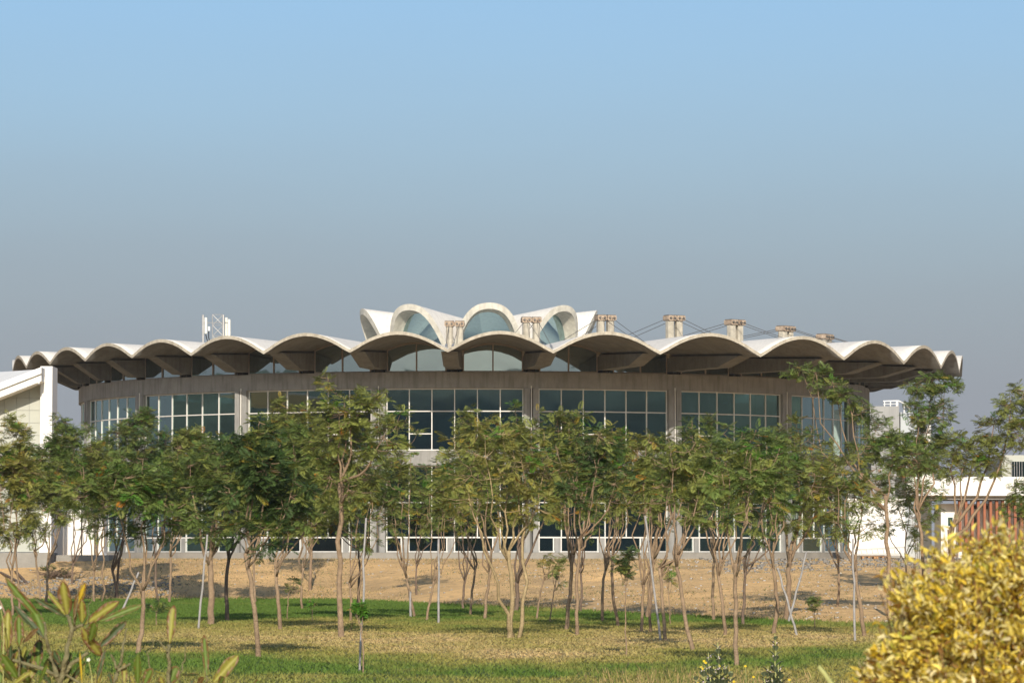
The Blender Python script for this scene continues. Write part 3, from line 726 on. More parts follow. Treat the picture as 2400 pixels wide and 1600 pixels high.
def crown_mesh(tips, size, tone, per):
    """tips: list of (pos, outward dir). Returns mesh of bipinnate fronds in rosettes"""
    n = len(tips)*per
    P_ = np.repeat(np.array([t[0] for t in tips]), per, 0); D_ = np.repeat(np.array([t[1] for t in tips]), per, 0)
    az = rng.uniform(0, 2*np.pi, n); el = rng.normal(.18, .38, n)
    d = np.stack([np.cos(az)*np.cos(el), np.sin(az)*np.cos(el), np.sin(el)], 1) + .55*D_
    d /= np.linalg.norm(d, axis=1)[:, None]
    up = np.tile([0., 0., 1.], (n, 1)) + rng.normal(0, .35, (n, 3))
    y = np.cross(up, d); y /= np.linalg.norm(y, axis=1)[:, None]; z = np.cross(d, y)
    s = size*rng.uniform(.65, 1.25, n)
    Rm = np.stack([d, y, z], 2)*s[:, None, None]
    V = np.einsum('nij,kj->nki', Rm, FT) + (P_ + rng.normal(0, size*.16, (n, 3)))[:, None, :]
    V += rng.normal(0, size*.012, V.shape)
    k = len(FT); Fq = (np.arange(n)[:, None, None]*k + FF[None]).reshape(-1, 4)
    # leaf colour: tree tone, rosette tone, odd yellow or orange leaf, fresh shoots
    base = np.array(TONES[tone]); rc = np.repeat(rng.uniform(.72, 1.35, len(tips)), per)
    mixr = np.repeat(rng.random(len(tips)), per)
    c = base[None]*rc[:, None]
    c = np.where((mixr < .22)[:, None], np.array(TONES['olive'])[None]*rc[:, None], c)
    c = np.where((mixr > .95)[:, None] & (P_[:, 2] > np.median(P_[:, 2]) - .8)[:, None], np.array(TONES['fresh'])[None]*.8, c)
    r_ = rng.random(n); yel = .045 if tone in ('yellow', 'olive') else .015
    c = np.where((r_ < yel)[:, None], np.array([[.28, .21, .03]]), c); c = np.where((r_ > 1 - yel*.16)[:, None], np.array([[.40, .16, .02]]), c)
    c = c*rng.uniform(.85, 1.15, (n, 1))
    return np_mesh('crown', V.reshape(-1, 3), Fq, M['leaf'], np.repeat(c, k, 0))
def curve(a, b, bend, n=6, w=0.0):
    a, b = Vector(a), Vector(b); out_ = []
    L__ = (b-a).length
    for i in range(n + 1):
        t = i/n; p = a.lerp(b, t) + Vector(bend)*math.sin(math.pi*t)
        if 0 < i < n: p += Vector((random.gauss(0, w), random.gauss(0, w), 0))*L__
        out_.append(p)
    return out_
def tree(base, fork, crown, tone, label, name='tree', lobes=None, size=.24, dens=1.0, rad=None, stems=1, bark='bark', limbs=5, group='trees on the lawn', cat='tree', stub=False):
    bx, by = base; Y0 = F*(-LAWN)/(by - HZ)
    B = at(bx, by, Y0); B.z = float(ground_z(B.x, Y0)); 
    if B.z > LAWN + .02:                       # foot of the bank: follow the real surface
        B.z -= .02
    s = Y0/F
    root = empty(name, B); tag(root, label, cat, group)
    def loc(px, py, dy=0.0): p = at(px, py, Y0 + dy); return Vector((p.x - B.x, dy, p.z - B.z))
    cx, hw, ty, by2 = crown
    rx = hw*1.1*s; dens = dens*(.85 if cx < 780 else .46 if name == 'tree' else 1); cz = (loc(cx, ty).z + loc(cx, by2).z)/2; rz_ = (loc(cx, ty).z - loc(cx, by2).z)/2; c0 = loc(cx, (ty+by2)/2); c0.z = cz
    size = min(size, .52*max(rx, rz_))
    # lobes
    if lobes:
        Ls = [(loc(x, y, random.uniform(-.4, .4)*rx), r1*s, r2*s) for x, y, r1, r2 in lobes]
    else:
        Ls = [(c0 + Vector((random.uniform(-.25, .25)*rx, 0, rz_*.62)), rx*.5, rz_*.36)]
        for k in range(10 if name == 'tree' else 3):
            a = 2*math.pi*(k + random.random()*.7)/(7 if name == 'tree' else 3); q_ = random.uniform(.4, .70) if k < 7 else random.uniform(.1, .4)
            Ls.append((c0 + Vector((math.cos(a)*rx*q_, random.uniform(-.6, .6)*rx, math.sin(a)*rz_*q_)), rx*random.uniform(.26, .44), rz_*random.uniform(.2, .38)))
        if name == 'tree':                   # a few wispy shoots above and beside the crown
            for k in range(4):
                q_ = random.uniform(-1, 1); Ls.append((c0 + Vector((q_*rx*.95, random.uniform(-.3, .3)*rx, rz_*(.92 - .5*q_*q_) + random.uniform(-.05, .12)*rz_)), rx*.14, rz_*.13))
    tips = []
    for (c_, r1, r2) in Ls:
        nn = max(2, int(dens*18*(max(r1*r2, .02)/.35)**.8*(.42/size)**1.55)) if not stub else 4
        for _ in range(nn):
            v = Vector((random.gauss(0, 1), random.gauss(0, 1), random.gauss(0, 1))).normalized()*random.uniform(.45, 1)**.6
            tips.append((c_ + Vector((v.x*r1, v.y*max(r1, .3*rx), v.z*r2)), v))
    # wood
    m = MB(); fk = loc(*fork); h = fk.z
    r0 = rad*.58*s if rad else max(.018, .0105*max(1, cz))
    path = curve((0, 0, -.08), fk, (random.uniform(-.045, .045)*h, random.uniform(-.08, .08)*h, 0), 8, .007)
    m.tube([path[0] - Vector((0,0,.1))] + path, [r0*1.45, r0*1.25] + [r0*(1.1 - .035*i) for i in range(8)], 8)
    if stems > 1:
        for q_ in range(stems - 1):
            sb = Vector((random.choice((-1, 1))*random.uniform(.12, .35), random.uniform(-.2, .2), -.1)); l0 = Ls[(q_*3+2) % len(Ls)][0]
            m.tube(curve(sb, l0, (random.uniform(-.15, .15), 0, -.1), 9, .012), [r0*(1 - .085*i) for i in range(10)], 7)
    limb_pts = [(p, r0*.5) for p in path[-3:]]
    order = sorted(range(len(Ls)), key=lambda i: -Ls[i][1])
    for q_ in range(len(Ls)):
        c_ = Ls[q_][0]
        if q_ < 4 or q_ == 6: st_ = path[-1] if q_ % 3 else path[-2]; rr_ = r0*random.uniform(.55, .72)
        else: st_, rb = min(limb_pts, key=lambda e_: (e_[0] - c_).length + 1.2*max(0, e_[0].z - c_.z + .2)); rr_ = max(.009, rb*.75)
        d_ = c_ - st_; bend = Vector((d_.x*.16, d_.y*.16, -abs(d_.x)*.22 - .03*d_.length))
        pts = curve(st_, c_ + Vector((0, 0, Ls[q_][2]*.4)), bend, 7, .02)
        m.tube(pts, [max(.007, rr_*(1 - .115*i)) for i in range(8)], 6)
        limb_pts += [(p, max(.006, rr_*(1-.115*i))) for i, p in enumerate(pts) if i > 2]
    for (p, v) in tips:
        bst = min(limb_pts, key=lambda q_: (q_[0] - p).length + .4*max(0, q_[0].z - p.z))
        d_ = p - bst[0]
        m.tube(curve(bst[0], p, (0, 0, -.06*d_.length), 3, .03), [min(bst[1]*.7, .014), .010, .008, .006], 4, cap=False)
    m.build('trunk', M[bark], root, smooth=True)
    me = crown_mesh([(tuple(p), tuple(v)) for p, v in tips], size, tone, 9 if not stub else 7)
    link('crown', me, root)
    return root
TREES = [
 # base, fork, crown(cx, half width, top, bottom), tone, label, options
 ((30,1444),(28,1335),(28,72,985,1300),'yellow','multi-stemmed yellowing tree cut off by the left edge of the photo', dict(stems=3)),
 ((97,1420),(80,1292),(92,80,1065,1285),'olive','olive tree forking low before the beige panelled annex wall',{}),
 ((109,1412),(113,1312),(128,72,988,1240),'green','pointed green tree rising before the annex corner column',{}),
 ((168,1400),(172,1318),(188,86,1008,1250),'green','dark-trunked tree with V fork before the white gateway', dict(bark='darkbark')),
 ((221,1410),(222,1330),(228,72,1045,1240),'olive','thin-stemmed olive tree right of the white gateway', dict(stems=2)),
 ((276,1405),(262,1330),(308,78,962,1200),'green','tall twin-stemmed tree reaching the leftmost upper windows', dict(stems=2, bark='darkbark')),
 ((320,1530),(335,1383),(315,165,1075,1275),'green','wide-forked near tree with long bare limbs behind the broad-leaved plant', dict(dens=.85, rad=10)),
 ((370,1408),(365,1300),(380,84,1005,1230),'dark','dark straight tree just right of the wide-forked near tree', dict(bark='darkbark')),
 ((396,1411),(398,1290),(440,82,1012,1240),'olive','back-row olive tree left of the thick pale trunk', {}),
 ((493,1463),(493,1305),(482,128,1035,1290),'green','stout pale-trunked tree beside the tall white stake at left', dict(rad=13)),
 ((534,1455),(536,1290),(548,98,1040,1270),'dark','dark narrow-trunked tree right of the stout pale trunk', dict(bark='darkbark', rad=8)),
 ((605,1540),(575,1297),(612,108,1000,1305),'dark','near tree with smooth trunk leaning left and fresh green tips', dict(rad=10)),
 ((600,1411),(596,1290),(600,78,1020,1240),'dark','back-row tree hidden behind the left-leaning near trunk', {}),
 ((656,1475),(646,1332),(682,98,1000,1285),'green','tree with a straight pale trunk splitting into three, left of the tallest tree', dict(rad=8)),
 ((709,1427),(712,1330),(722,78,1060,1290),'olive','slim forked tree between the three-way split tree and the tallest tree', {}),
 ((725,1402),(730,1290),(690,68,928,1150),'olive','back-row tree whose thin top reaches the third upper window', dict(dens=.8)),
 ((800,1492),(797,1130),(815,128,890,1235),'olive','tallest single-trunk tree with a long bare stem left of centre', dict(rad=11, dens=1.0)),
 ((821,1455),(818,1365),(862,98,1040,1290),'green','low-forking tree right behind the tallest tree', dict(stems=2)),
 ((835,1448),(842,1262),(765,84,1035,1280),'olive','straight dark-stemmed tree behind the staked sapling', dict(bark='darkbark')),
 ((972,1445),(950,1342),(925,72,968,1265),'olive','thin tree bent to the left, sparse top before the central window', dict(dens=.7)),
 ((976,1409),(976,1320),(985,62,1075,1290),'green','small back-row tree with a dark forked trunk, centre left', dict(bark='darkbark', dens=.7)),
 ((996,1453),(1016,1360),(1035,62,1120,1260),'olive','thin tree leaning right beside a white stake, centre left', dict(dens=.6)),
 ((1085,1427),(1092,1352),(1092,76,1040,1260),'olive','dark V-forked tree left of the bare-branched central tree', dict(bark='darkbark')),
 ((1103,1441),(1118,1320),(1062,66,1065,1255),'green','slim right-leaning stem left of the bare-branched central tree', {}),
 ((1136,1450),(1150,1330),(1128,84,958,1235),'olive','tree right behind the stems of the central tree, tip before the window grid', {}),
 ((1193,1495),(1192,1290),(1185,150,985,1265),'yellow','central tree with long bare yellowish branches and two pale stems', dict(rad=9.5, stems=3, dens=.75, bark='bark2')),
 ((1209,1431),(1211,1362),(1232,88,965,1270),'green','dark forked trunk just right of the central pale stems', dict(bark='darkbark', rad=9)),
 ((1326,1475),(1345,1300),(1330,92,955,1255),'olive','right-leaning pale trunk right of the small curved tree', dict(rad=8)),
 ((1352,1487),(1356,1262),(1390,88,992,1250),'dark','slender upright trunk crossing the right-leaning one', dict(rad=7)),
 ((1360,1434),(1362,1330),(1350,78,1050,1280),'green','back-row dark trunk behind the slender upright one', dict(bark='darkbark')),
 ((1413,1455),(1420,1320),(1426,72,1005,1260),'olive','thin wispy tree left of the small staked round-headed sapling', dict(dens=.7)),
 ((1448,1467),(1436,1300),(1462,74,988,1255),'yellow','yellow-flecked tree directly behind the round-headed sapling', dict(dens=.9)),
 ((1503,1480),(1508,1370),(1512,84,1020,1240),'olive','low-forked tree right of the round-headed sapling', dict(stems=2)),
 ((1518,1446),(1530,1310),(1548,84,1040,1270),'green','thick back-row trunk beside the long leaning white stake', dict(rad=10)),
 ((1560,1500),(1545,1330),(1592,78,1062,1240),'green','slender trunk just right of the long leaning white stake', dict(rad=7)),
 ((1627,1523),(1588,1300),(1602,108,1030,1235),'olive','near tree leaning left with a sinuous pale trunk, right of centre', dict(rad=8, dens=.75)),
 ((1674,1453),(1676,1290),(1656,72,980,1250),'green','straight tree whose top stands before the right-hand window frame', {}),
 ((1698,1489),(1680,1330),(1702,84,1062,1255),'olive','left-leaning slim trunk left of the nearest right-hand tree', dict(rad=7)),
 ((1727,1560),(1724,1320),(1745,108,1010,1260),'green','nearest right-hand tree with a wavy trunk reaching the dry grass', dict(rad=9, dens=.85)),
 ((1742,1463),(1745,1330),(1792,78,1000,1250),'dark','dark-barked tree right behind the nearest right-hand trunk', dict(bark='darkbark')),
 ((1814,1484),(1812,1330),(1790,88,1008,1270),'green','straight tree left of the crossed white stakes', dict(rad=8)),
 ((1838,1455),(1850,1300),(1880,108,1005,1295),'olive','thick wide-limbed tree behind the crossed white stakes', dict(rad=11)),
 ((1962,1440),(1965,1322),(1932,74,1045,1275),'olive','thin back tree between the crossed stakes and the bush', dict(dens=.8)),
 ((2027,1490),(2005,1317),(1988,92,1070,1300),'olive','V-forked pale tree at the left side of the yellow bush', dict(rad=8, dens=.7)),
 ((2130,1420),(2122,1310),(2110,118,1010,1320),'green','spreading tree over the left shoulder of the yellow bush', dict(dens=.9)),
 ((2085,1450),(2075,1160),(2010,100,850,1100),'green','tree with one long leafy branch arching up left to the roof edge',
    dict(lobes=[(1878,872,36,18),(1912,880,30,18),(1950,905,36,22),(1985,930,36,25),(2025,965,36,30),(2060,1010,42,34),(2090,1060,50,40),(2030,1050,40,30),(2140,1080,50,38)], dens=1.7)),
 ((2162,1430),(2150,1200),(2172,78,880,1150),'green','tall leafy column tree before the white pylon',
    dict(lobes=[(2150,905,40,20),(2215,905,40,20),(2185,900,45,22),(2150,960,36,34),(2195,970,40,40),(2170,1030,45,40),(2140,1080,48,36),(2200,1060,40,40)], dens=1.9)),
 ((2242,1440),(2226,1240),(2290,125,950,1150),'olive','big-limbed tree leaning to upper right over the yellow bush',
    dict(lobes=[(2240,1040,42,28),(2280,1060,52,36),(2330,1010,46,42),(2370,970,44,40),(2400,930,40,34),(2395,1010,50,40),(2260,1100,50,34),(2330,1085,40,26)], rad=12, dens=1.7)),
 ((2405,1450),(2402,1230),(2398,60,1130,1230),'green','small leafy crown at the right edge above the bush', dict(dens=.8)),
]
for b, f, c, tn, lab, kw in TREES: tree(b, f, c, tn, lab, **kw)
SMALL = [
 ((1258,1450),(1276,1345),(1292,32,1288,1345),'olive','small tree with a curved trunk and a tiny crown at centre', dict(rad=4, dens=.16)),
 ((1289,1458),(1300,1375),(1305,32,1310,1378),'olive','nearly bare thin sapling right of the small curved tree', dict(rad=2.6, dens=.05)),
 ((1467,1535),(1466,1372),(1466,27,1287,1365),'dark','staked sapling with a dense round dark head', dict(rad=2.8, dens=.9)),
 ((672,1452),(676,1390),(682,24,1352,1388),'dark','little dark sapling right of the three-way split tree', dict(rad=2.0, dens=.35)),
 ((367,1466),(366,1432),(366,26,1400,1446),'dark','low dark green sapling behind the broad-leaved plant', dict(rad=2.2, dens=.6)),
 ((1908,1472),(1908,1430),(1908,14,1396,1432),'green','tiny green sapling right of the crossed stakes', dict(rad=1.8, dens=.5)),
 ((1570,1462),(1566,1380),(1566,20,1312,1375),'olive','wispy olive sapling between the leaning stake and the sinuous tree', dict(rad=2.5, dens=.3)),
 ((850,1578),(847,1470),(842,17,1412,1450),'fresh','thin young sapling tied to the nearest white stake', dict(rad=3.2)),
 ((820,1480),(822,1468),(822,12,1455,1472),'green','ankle-high seedling left of the nearest white stake', dict(rad=1.6, stub=True)),
 ((732,1455),(732,1425),(730,11,1402,1428),'fresh','tiny pale seedling left of the tallest tree', dict(rad=1.6, stub=True)),
]
for b, f, c, tn, lab, kw in SMALL: tree(b, f, c, tn, lab, name='sapling', size=.2, group='young saplings on the lawn', cat='sapling', limbs=3, **kw)

# stakes
for (x0, y0, x1, y1, lab) in (
  (465,1473,486,1252,'tall white stake leaning slightly right beside the stout pale trunk'),
  (843,1571,858,1213,'nearest white stake, holding a thin sapling'),
  (1028,1460,1028,1262,'upright white stake at centre left'),
  (962,1446,962,1385,'short white stake at the foot of the bent thin tree'),
  (1548,1500,1512,1208,'long white stake leaning left, right of the round-headed sapling'),
  (1867,1487,1822,1330,'left-leaning one of the two crossed white stakes'),
  (1848,1457,1890,1292,'right-leaning one of the two crossed white stakes'),
  (2004,1502,1999,1262,'upright white stake beside the yellow bush'),
  (285,1432,325,1340,'short stake leaning right behind the wide-forked near tree')):
    Y0 = F*2/(y0 - HZ); B = at(x0, y0, Y0); T = at(x1, y1, Y0 + .1)
    m = MB(); r_ = 2.8*Y0/F; n_ = 7
    d_ = T - B
    pts = [Vector((0, 0, -.15))] + [d_*k/n_ + Vector((random.gauss(0, .012), random.gauss(0, .012), 0))*(0 < k < n_) for k in range(n_+1)]
    m.tube(pts, [r_*1.05] + [r_*(1.05 - .03*k) for k in range(n_+1)], 8)
    tag(m.build('stake', M['stake'], loc=B, smooth=True), lab, 'stake', 'white tree stakes')

# ------------------------------------------------------------------ brush heap, planks, milkweeds
bh = at(132, 1333, 160); bh.z = float(ground_z(bh.x, 160))
bo = empty('brush_heap', bh); tag(bo, 'heap of dry cut branches below the white gateway', 'brush')
m = MB()
for _ in range(120):
    a = Vector((random.uniform(-.5, .6), random.uniform(-.4, .4), random.uniform(0, .15))); d_ = Vector((random.gauss(0, .4), random.gauss(0, .3), random.uniform(.02, .4))); m.tube([a, a + d_*.5 + Vector((0,0,.04)), a + d_], [.014, .01, .005], 4)
m.build('branches', M['darkbark'], bo)
tips = [((random.uniform(-.6, .5), random.uniform(-.4, .4), random.uniform(.05, .45)), (0, 0, 1)) for _ in range(26)]
link('leaves', crown_mesh(tips, .2, 'dark', 6), bo)
for (x0, y0, x1, y1, lab) in ((0,1334,52,1340,'long dark plank lying on the bank at the far left'), (36,1338,64,1343,'short thin plank beside the long dark one')):
    a, b = at(x0, y0, 163), at(x1, y1, 158); a.z = float(ground_z(a.x, 163)) + .06; b.z = float(ground_z(b.x, 158)) + .05
    m = MB(); m.bar((0, 0, 0), b - a, .12, .05); tag(m.build('plank', M['darkbark'], loc=a), lab, 'plank', 'planks left on the bank')

def leaf_np(L__, wd, n=9, fold=.18, curl=.15, wavy=.0, power=.75, peak=.5):
    """leaf along +x; returns verts, quads and a 0..1 'edge' and 'along' value per vertex"""
    V, E, Al = [], [], []
    ac = [-1, -.72, -.4, 0, .4, .72, 1]
    for i in range(n + 1):
        t = i/n; ww = wd/2*max(.03, (math.sin(math.pi*min(1, t**(math.log(.5)/math.log(peak)))))**power)
        for a in ac:
            V.append((t*L__, a*ww*(1 + wavy*math.sin(9*t + a)), abs(a)*ww*fold*2 - curl*L__*t*t + wavy*.25*ww*math.sin(14*t + 2*a)*abs(a)))
            E.append(abs(a)); Al.append(t)
    k = len(ac); Fq = [(i*k + j, i*k + j + 1, (i+1)*k + j + 1, (i+1)*k + j) for i in range(n) for j in range(k - 1)]
    return np.array(V), np.array(Fq), np.array(E), np.array(Al)
def orient(V, org, d, nrm):
    d = Vector(d).normalized(); y = Vector(nrm).cross(d)
    if y.length < 1e-4: y = Vector((1, 0, 0)).cross(d)
    y.normalize(); z = d.cross(y); Mx = np.array([d, y, z]).T
    return V @ Mx.T + np.array(org)

# milkweeds: upright stems with opposite grey-green leaves and pale flower knots
def milkweed(px, py_top, Y0, h_px, label, stems):
    B = at(px, 1600, Y0); B.z = LAWN; root = empty('milkweed', B); tag(root, label, 'weed', 'milkweed plants in the near grass')
    st_ = MB(); VV, FF_, CC = [], [], []; fl = MB(); off = 0
    for (dx, topy, lean) in stems:
        top = at(px + dx, topy, Y0) - B; b0 = Vector((dx*.3*Y0/F, random.uniform(-.05, .05), 0)); path = curve(b0, top, (lean, 0, 0), 8, .006)
        st_.tube(path, [.014 - .001*i for i in range(9)], 6)
        Ls_ = (top - b0).length; npair = int(Ls_/.075)
        for i in range(npair):
            t = .12 + .86*i/npair; q_ = path[0].lerp(path[-1], t); j = min(7, int(t*8)); q_ = path[j].lerp(path[j+1], t*8 - j)
            for sg in (0, math.pi):
                az = i*1.57 + sg + random.gauss(0, .25); sz = (.19 - .10*t)*random.uniform(.8, 1.15)
                v, f_, e_, a_ = leaf_np(sz, sz*.58, 5, .2, .15, 0, .7, .55)
                d_ = Vector((math.cos(az), math.sin(az), .75 + .5*t)); v = orient(v, q_, d_, Vector((0, 0, 1)) - d_*.4)
                c_ = np.array([.15, .185, .105])*random.uniform(.65, 1.2); c_ = np.tile(c_, (len(v), 1)); c_[a_ > -1] *= 1; c_[e_ < .1] = (.30, .32, .17)
                VV.append(v); FF_.append(f_ + off); CC.append(c_); off += len(v)
            if t > .45 and i % 2 == 0:
                for _ in range(4):
                    p = q_ + Vector((random.gauss(0, .018), random.gauss(0, .018), .02 + random.gauss(0, .012))); fl.box(p.x-.006, p.x+.006, p.y-.006, p.y+.006, p.z-.006, p.z+.006)
    st_.build('stem', M['fstem_light'], root, smooth=True)
    link('leaves', np_mesh('leaves', np.concatenate(VV), np.concatenate(FF_), M['bigleaf'], np.concatenate(CC)), root)
    if fl.v: fl.build('flowers', M['flower'], root)
M['fstem_light'] = mat('pale_green_stem', (.32, .33, .12), .7, .3, .15, 12)
M['flower'] = mat('pale_lilac_petal', (.46, .38, .41), .7, .3, .1, 20)
M['yellowflower'] = mat('yellow_petal', (.75, .52, .02), .7, .3, .1, 20)
milkweed(1682, 1505, 46, 100, 'bushy milkweed with several grey-green stems and lilac flowers', [(0, 1505, .02), (-22, 1528, -.02), (-40, 1560, 0), (16, 1552, .03), (34, 1572, .02), (-10, 1560, 0), (-58, 1582, 0), (4, 1580, 0)])
milkweed(1814, 1484, 46, 110, 'tall single-spired milkweed standing before the dry grass at right', [(2, 1484, .01), (-14, 1560, -.02), (10, 1556, .02), (-26, 1572, 0), (20, 1578, 0), (-6, 1575, 0)])
m = MB()
for (x, y) in ((1650,1548),(1654,1552),(1643,1562),(1646,1566),(1686,1560),(1687,1584),(1747,1560),(1766,1585),(1790,1586),(1800,1597),(1720,1596),(1682,1596),(1635,1600),(1850,1592),(1702,1588)):
    p = at(x, y, 47); 
    for a in range(5):
        q_ = p + Vector((math.cos(a*1.257)*.010, 0, math.sin(a*1.257)*.008)); m.box(q_.x-.007, q_.x+.007, q_.y-.007, q_.y+.007, q_.z-.005, q_.z+.005)
    m.tube([Vector((p.x, p.y, LAWN)), Vector((p.x+.01, p.y, (p.z+LAWN)/2)), p], .004, 4, mi=1)
tag(m.build('wild_daisies', [M['yellowflower'], M['fstem_light']]), 'scattered small yellow flowers around the milkweeds', 'flowers', kind='stuff')
# rough grass round the milkweeds
n = 9000
X = rng.uniform(.2, 5.6, n); Y = rng.uniform(44, 60, n); ok = rng.random(n) < np.clip(1.15 - np.abs(X - 2.9)/1.9, 0, 1)*np.clip((62-Y)/10, 0, 1); X, Y = X[ok], Y[ok]; n = len(X)
h = rng.uniform(.05, .2, n); wd = rng.uniform(.006, .014, n); a = rng.uniform(0, np.pi, n)
V = np.empty((n, 3, 3)); V[:, 0] = np.stack([X-np.cos(a)*wd, Y-np.sin(a)*wd, np.full(n, LAWN)], 1); V[:, 1] = np.stack([X+np.cos(a)*wd, Y+np.sin(a)*wd, np.full(n, LAWN)], 1); V[:, 2] = np.stack([X+rng.normal(0, .06, n), Y, LAWN+h], 1)
cc = np.where(rng.random(n)[:, None] < .5, np.array([[.13, .16, .04]]), np.array([[.40, .29, .13]]))*rng.uniform(.7, 1.2, (n, 1))
tag(link('rough_grass', np_mesh('rough_grass', V.reshape(-1, 3), np.arange(3*n).reshape(-1, 3), M['blade'], np.repeat(cc, 3, 0))), 'longer half-dry grass around the milkweeds', 'grass', kind='stuff')

# ------------------------------------------------------------------ frangipani-like broad-leaved plants in the left foreground
YF = 17.0
def z5(x, y, dy=0.0): return at(x/4.704, 1280 + y/4.704, YF + dy)
LC = {'g': (.105, .16, .02), 'y': (.26, .25, .042), 'd': (.045, .07, .018), 'b': (.17, .11, .035), 'Y': (.45, .31, .012)}
BR = np.array([.17, .085, .03]); PK = np.array([.30, .19, .13])
def broad_leaf(root, B, a, b, wpx, tone, brown, dy=0.0, face=None):
    p, q_ = z5(*a, dy), z5(*b, dy + random.uniform(-.09, .09)); d_ = q_ - p; Ln = d_.length; wd = wpx*1.1/4.704*YF/F
    v, f_, e_, al = leaf_np(Ln, wd, 16, random.uniform(.08, .28), random.uniform(-.05, .10), .12, .62, .56)
    ang = random.uniform(-.35, .35); view = Vector((math.sin(ang), -1, random.uniform(-.2, .5)))
    v = orient(v, p - B, d_, view)
    base = np.array(LC[tone]); c = np.tile(base, (len(v), 1))*rng.uniform(.9, 1.1, (len(v), 1))
    rib = np.where(e_ < .1)[0]; c[rib] = base*1.35 + .03
    row = (np.arange(len(v))//7); c[(row % 2 == 0) & (e_ > .1)] *= .86           # side veins
    ed = (e_ > .7) & (rng.random(len(v)) < brown) ; c[ed] = np.where(rng.random((ed.sum(), 1)) < .6, BR, PK)
    ed2 = (e_ > .95) & (rng.random(len(v)) < brown*1.4); c[ed2] = BR*.9
    tipm = (al > .9) & (rng.random(len(v)) < brown); c[tipm] = BR
    me = np_mesh('leaf', v, f_, M['bigleaf'], c, smooth=True)
    o = link('leaf', me, root)
    sm = o.modifiers.new('thick', 'SOLIDIFY'); sm.thickness = .0012
    return o
def frang(px, label, branches, leaves, extra=None):
    B = at(px, 1600, YF); B.z = LAWN; root = empty('frangipani', B); tag(root, label, 'shrub', 'broad-leaved shrubs in the foreground')
    for pts, r0, r1 in branches:
        P_ = [z5(x, y, random.uniform(-.03, .03)) - B for x, y in pts]
        if pts[0][1] >= 1500: P_ = [Vector((P_[0].x*.5, P_[0].y + .05, 0)), Vector((P_[0].x*.8, P_[0].y, P_[0].z*.55))] + P_
        # resample with slight kinks
        Q = []
        for i in range(len(P_)-1):
            for k in range(4): Q.append(P_[i].lerp(P_[i+1], k/4) + Vector((random.gauss(0, .003), random.gauss(0, .003), 0)))
        Q.append(P_[-1]); nq = len(Q)
        m = MB(); m.tube(Q, [(r0 + (r1-r0)*i/(nq-1))*random.uniform(.92, 1.08)*YF/F/4.704 for i in range(nq)], 8)
        m.build('stem', M['fstem'], root, smooth=True)
    for i, l_ in enumerate(leaves): broad_leaf(root, B, *l_, dy=random.uniform(-.12, .12))
    return root, B
A, Ab = frang(150, 'broad-leaved shrub with brown-edged upright leaves at lower left',
 [([(660,1520),(690,1380),(720,1230),(765,1060),(795,930),(770,800),(742,760)], 36, 20), ([(795,930),(835,885),(915,865)], 24, 16),
  ([(640,1470),(590,1300),(540,1150),(515,1030),(490,830)], 32, 14), ([(705,1400),(790,1290),(970,1170)], 26, 20), ([(640,1440),(480,1350),(350,1310),(140,1250)], 26, 18),
  ([(945,910),(980,700),(1020,490)], 6, 3), ([(815,880),(840,700),(870,480),(945,385)], 8, 3), ([(720,1410),(860,1490),(900,1520)], 16, 12), ([(200,1520),(215,1300),(205,1100)], 14, 9)],
 [((745,770),(690,385),138,'y',.95), ((725,760),(518,485),52,'y',.3), ((722,775),(370,560),58,'d',.35), ((925,862),(1312,600),112,'y',.8), ((1085,832),(1570,635),78,'g',.4),
  ((895,880),(1112,1222),128,'y',.9), ((905,845),(892,580),95,'y',.6), ((815,890),(845,530),44,'b',.6), ((862,650),(930,400),84,'Y',.7), ((1075,1125),(1392,815),92,'d',.45), ((985,1050),(1045,820),108,'g',.35),
  ((462,822),(55,350),92,'g',.75), ((495,1022),(150,630),74,'d',.3), ((490,1000),(365,670),125,'g',.2), ((80,1175),(85,680),115,'y',.9), ((212,1105),(205,750),98,'g',.8), ((195,1455),(10,1180),115,'g',.3),
  ((145,1505),(-10,1290),62,'y',.2), ((248,1500),(345,1130),52,'d',.5), ((235,1510),(420,1300),95,'y',.3), ((150,1520),(330,1380),60,'y',.3), ((660,1300),(590,1150),70,'d',.5), ((1060,1505),(1160,1120),46,'d',.4),
  ((1085,1520),(1115,1260),60,'y',.6), ((0,1520),(20,1340),80,'g',.2), ((120,1080),(120,1260),70,'d',.3), ((330,1520),(250,1330),90,'g',.2), ((420,1520),(520,1300),40,'g',.2), ((905,1515),(880,1150),22,'Y',0), ((925,1515),(930,1170),18,'y',0), ((10,1180),(-20,930),70,'g',.5), ((250,1060),(425,900),54,'b',.9), ((560,1520),(480,1400),70,'d',.2)])
for _ in range(22):
    x = random.uniform(-20, 760); y = random.uniform(1330, 1540); a = random.gauss(0, .5); l_ = random.uniform(180, 330)
    broad_leaf(A, Ab, (x, y), (x + l_*math.sin(a), y - l_*math.cos(a)), random.uniform(55, 110), random.choice('gggdyy'), random.choice((.1, .4, .8)), dy=random.uniform(.05, .35))
frang(275, 'leafless knobbly stem and small leaves right of the brown-edged shrub',
 [([(1250,1520),(1270,1450),(1300,1370),(1350,1180),(1375,1010),(1400,900)], 32, 9), ([(1290,1345),(1260,1270),(1225,1190)], 16, 11), ([(1300,1370),(1370,1325),(1440,1290)], 18, 13)],
 [((1370,1515),(1370,1275),64,'y',.8), ((1520,1520),(1522,1180),84,'g',.15), ((1590,1520),(1680,1340),100,'g',.85), ((1240,1520),(1200,1380),50,'d',.4), ((1480,1520),(1440,1420),40,'y',.6)])
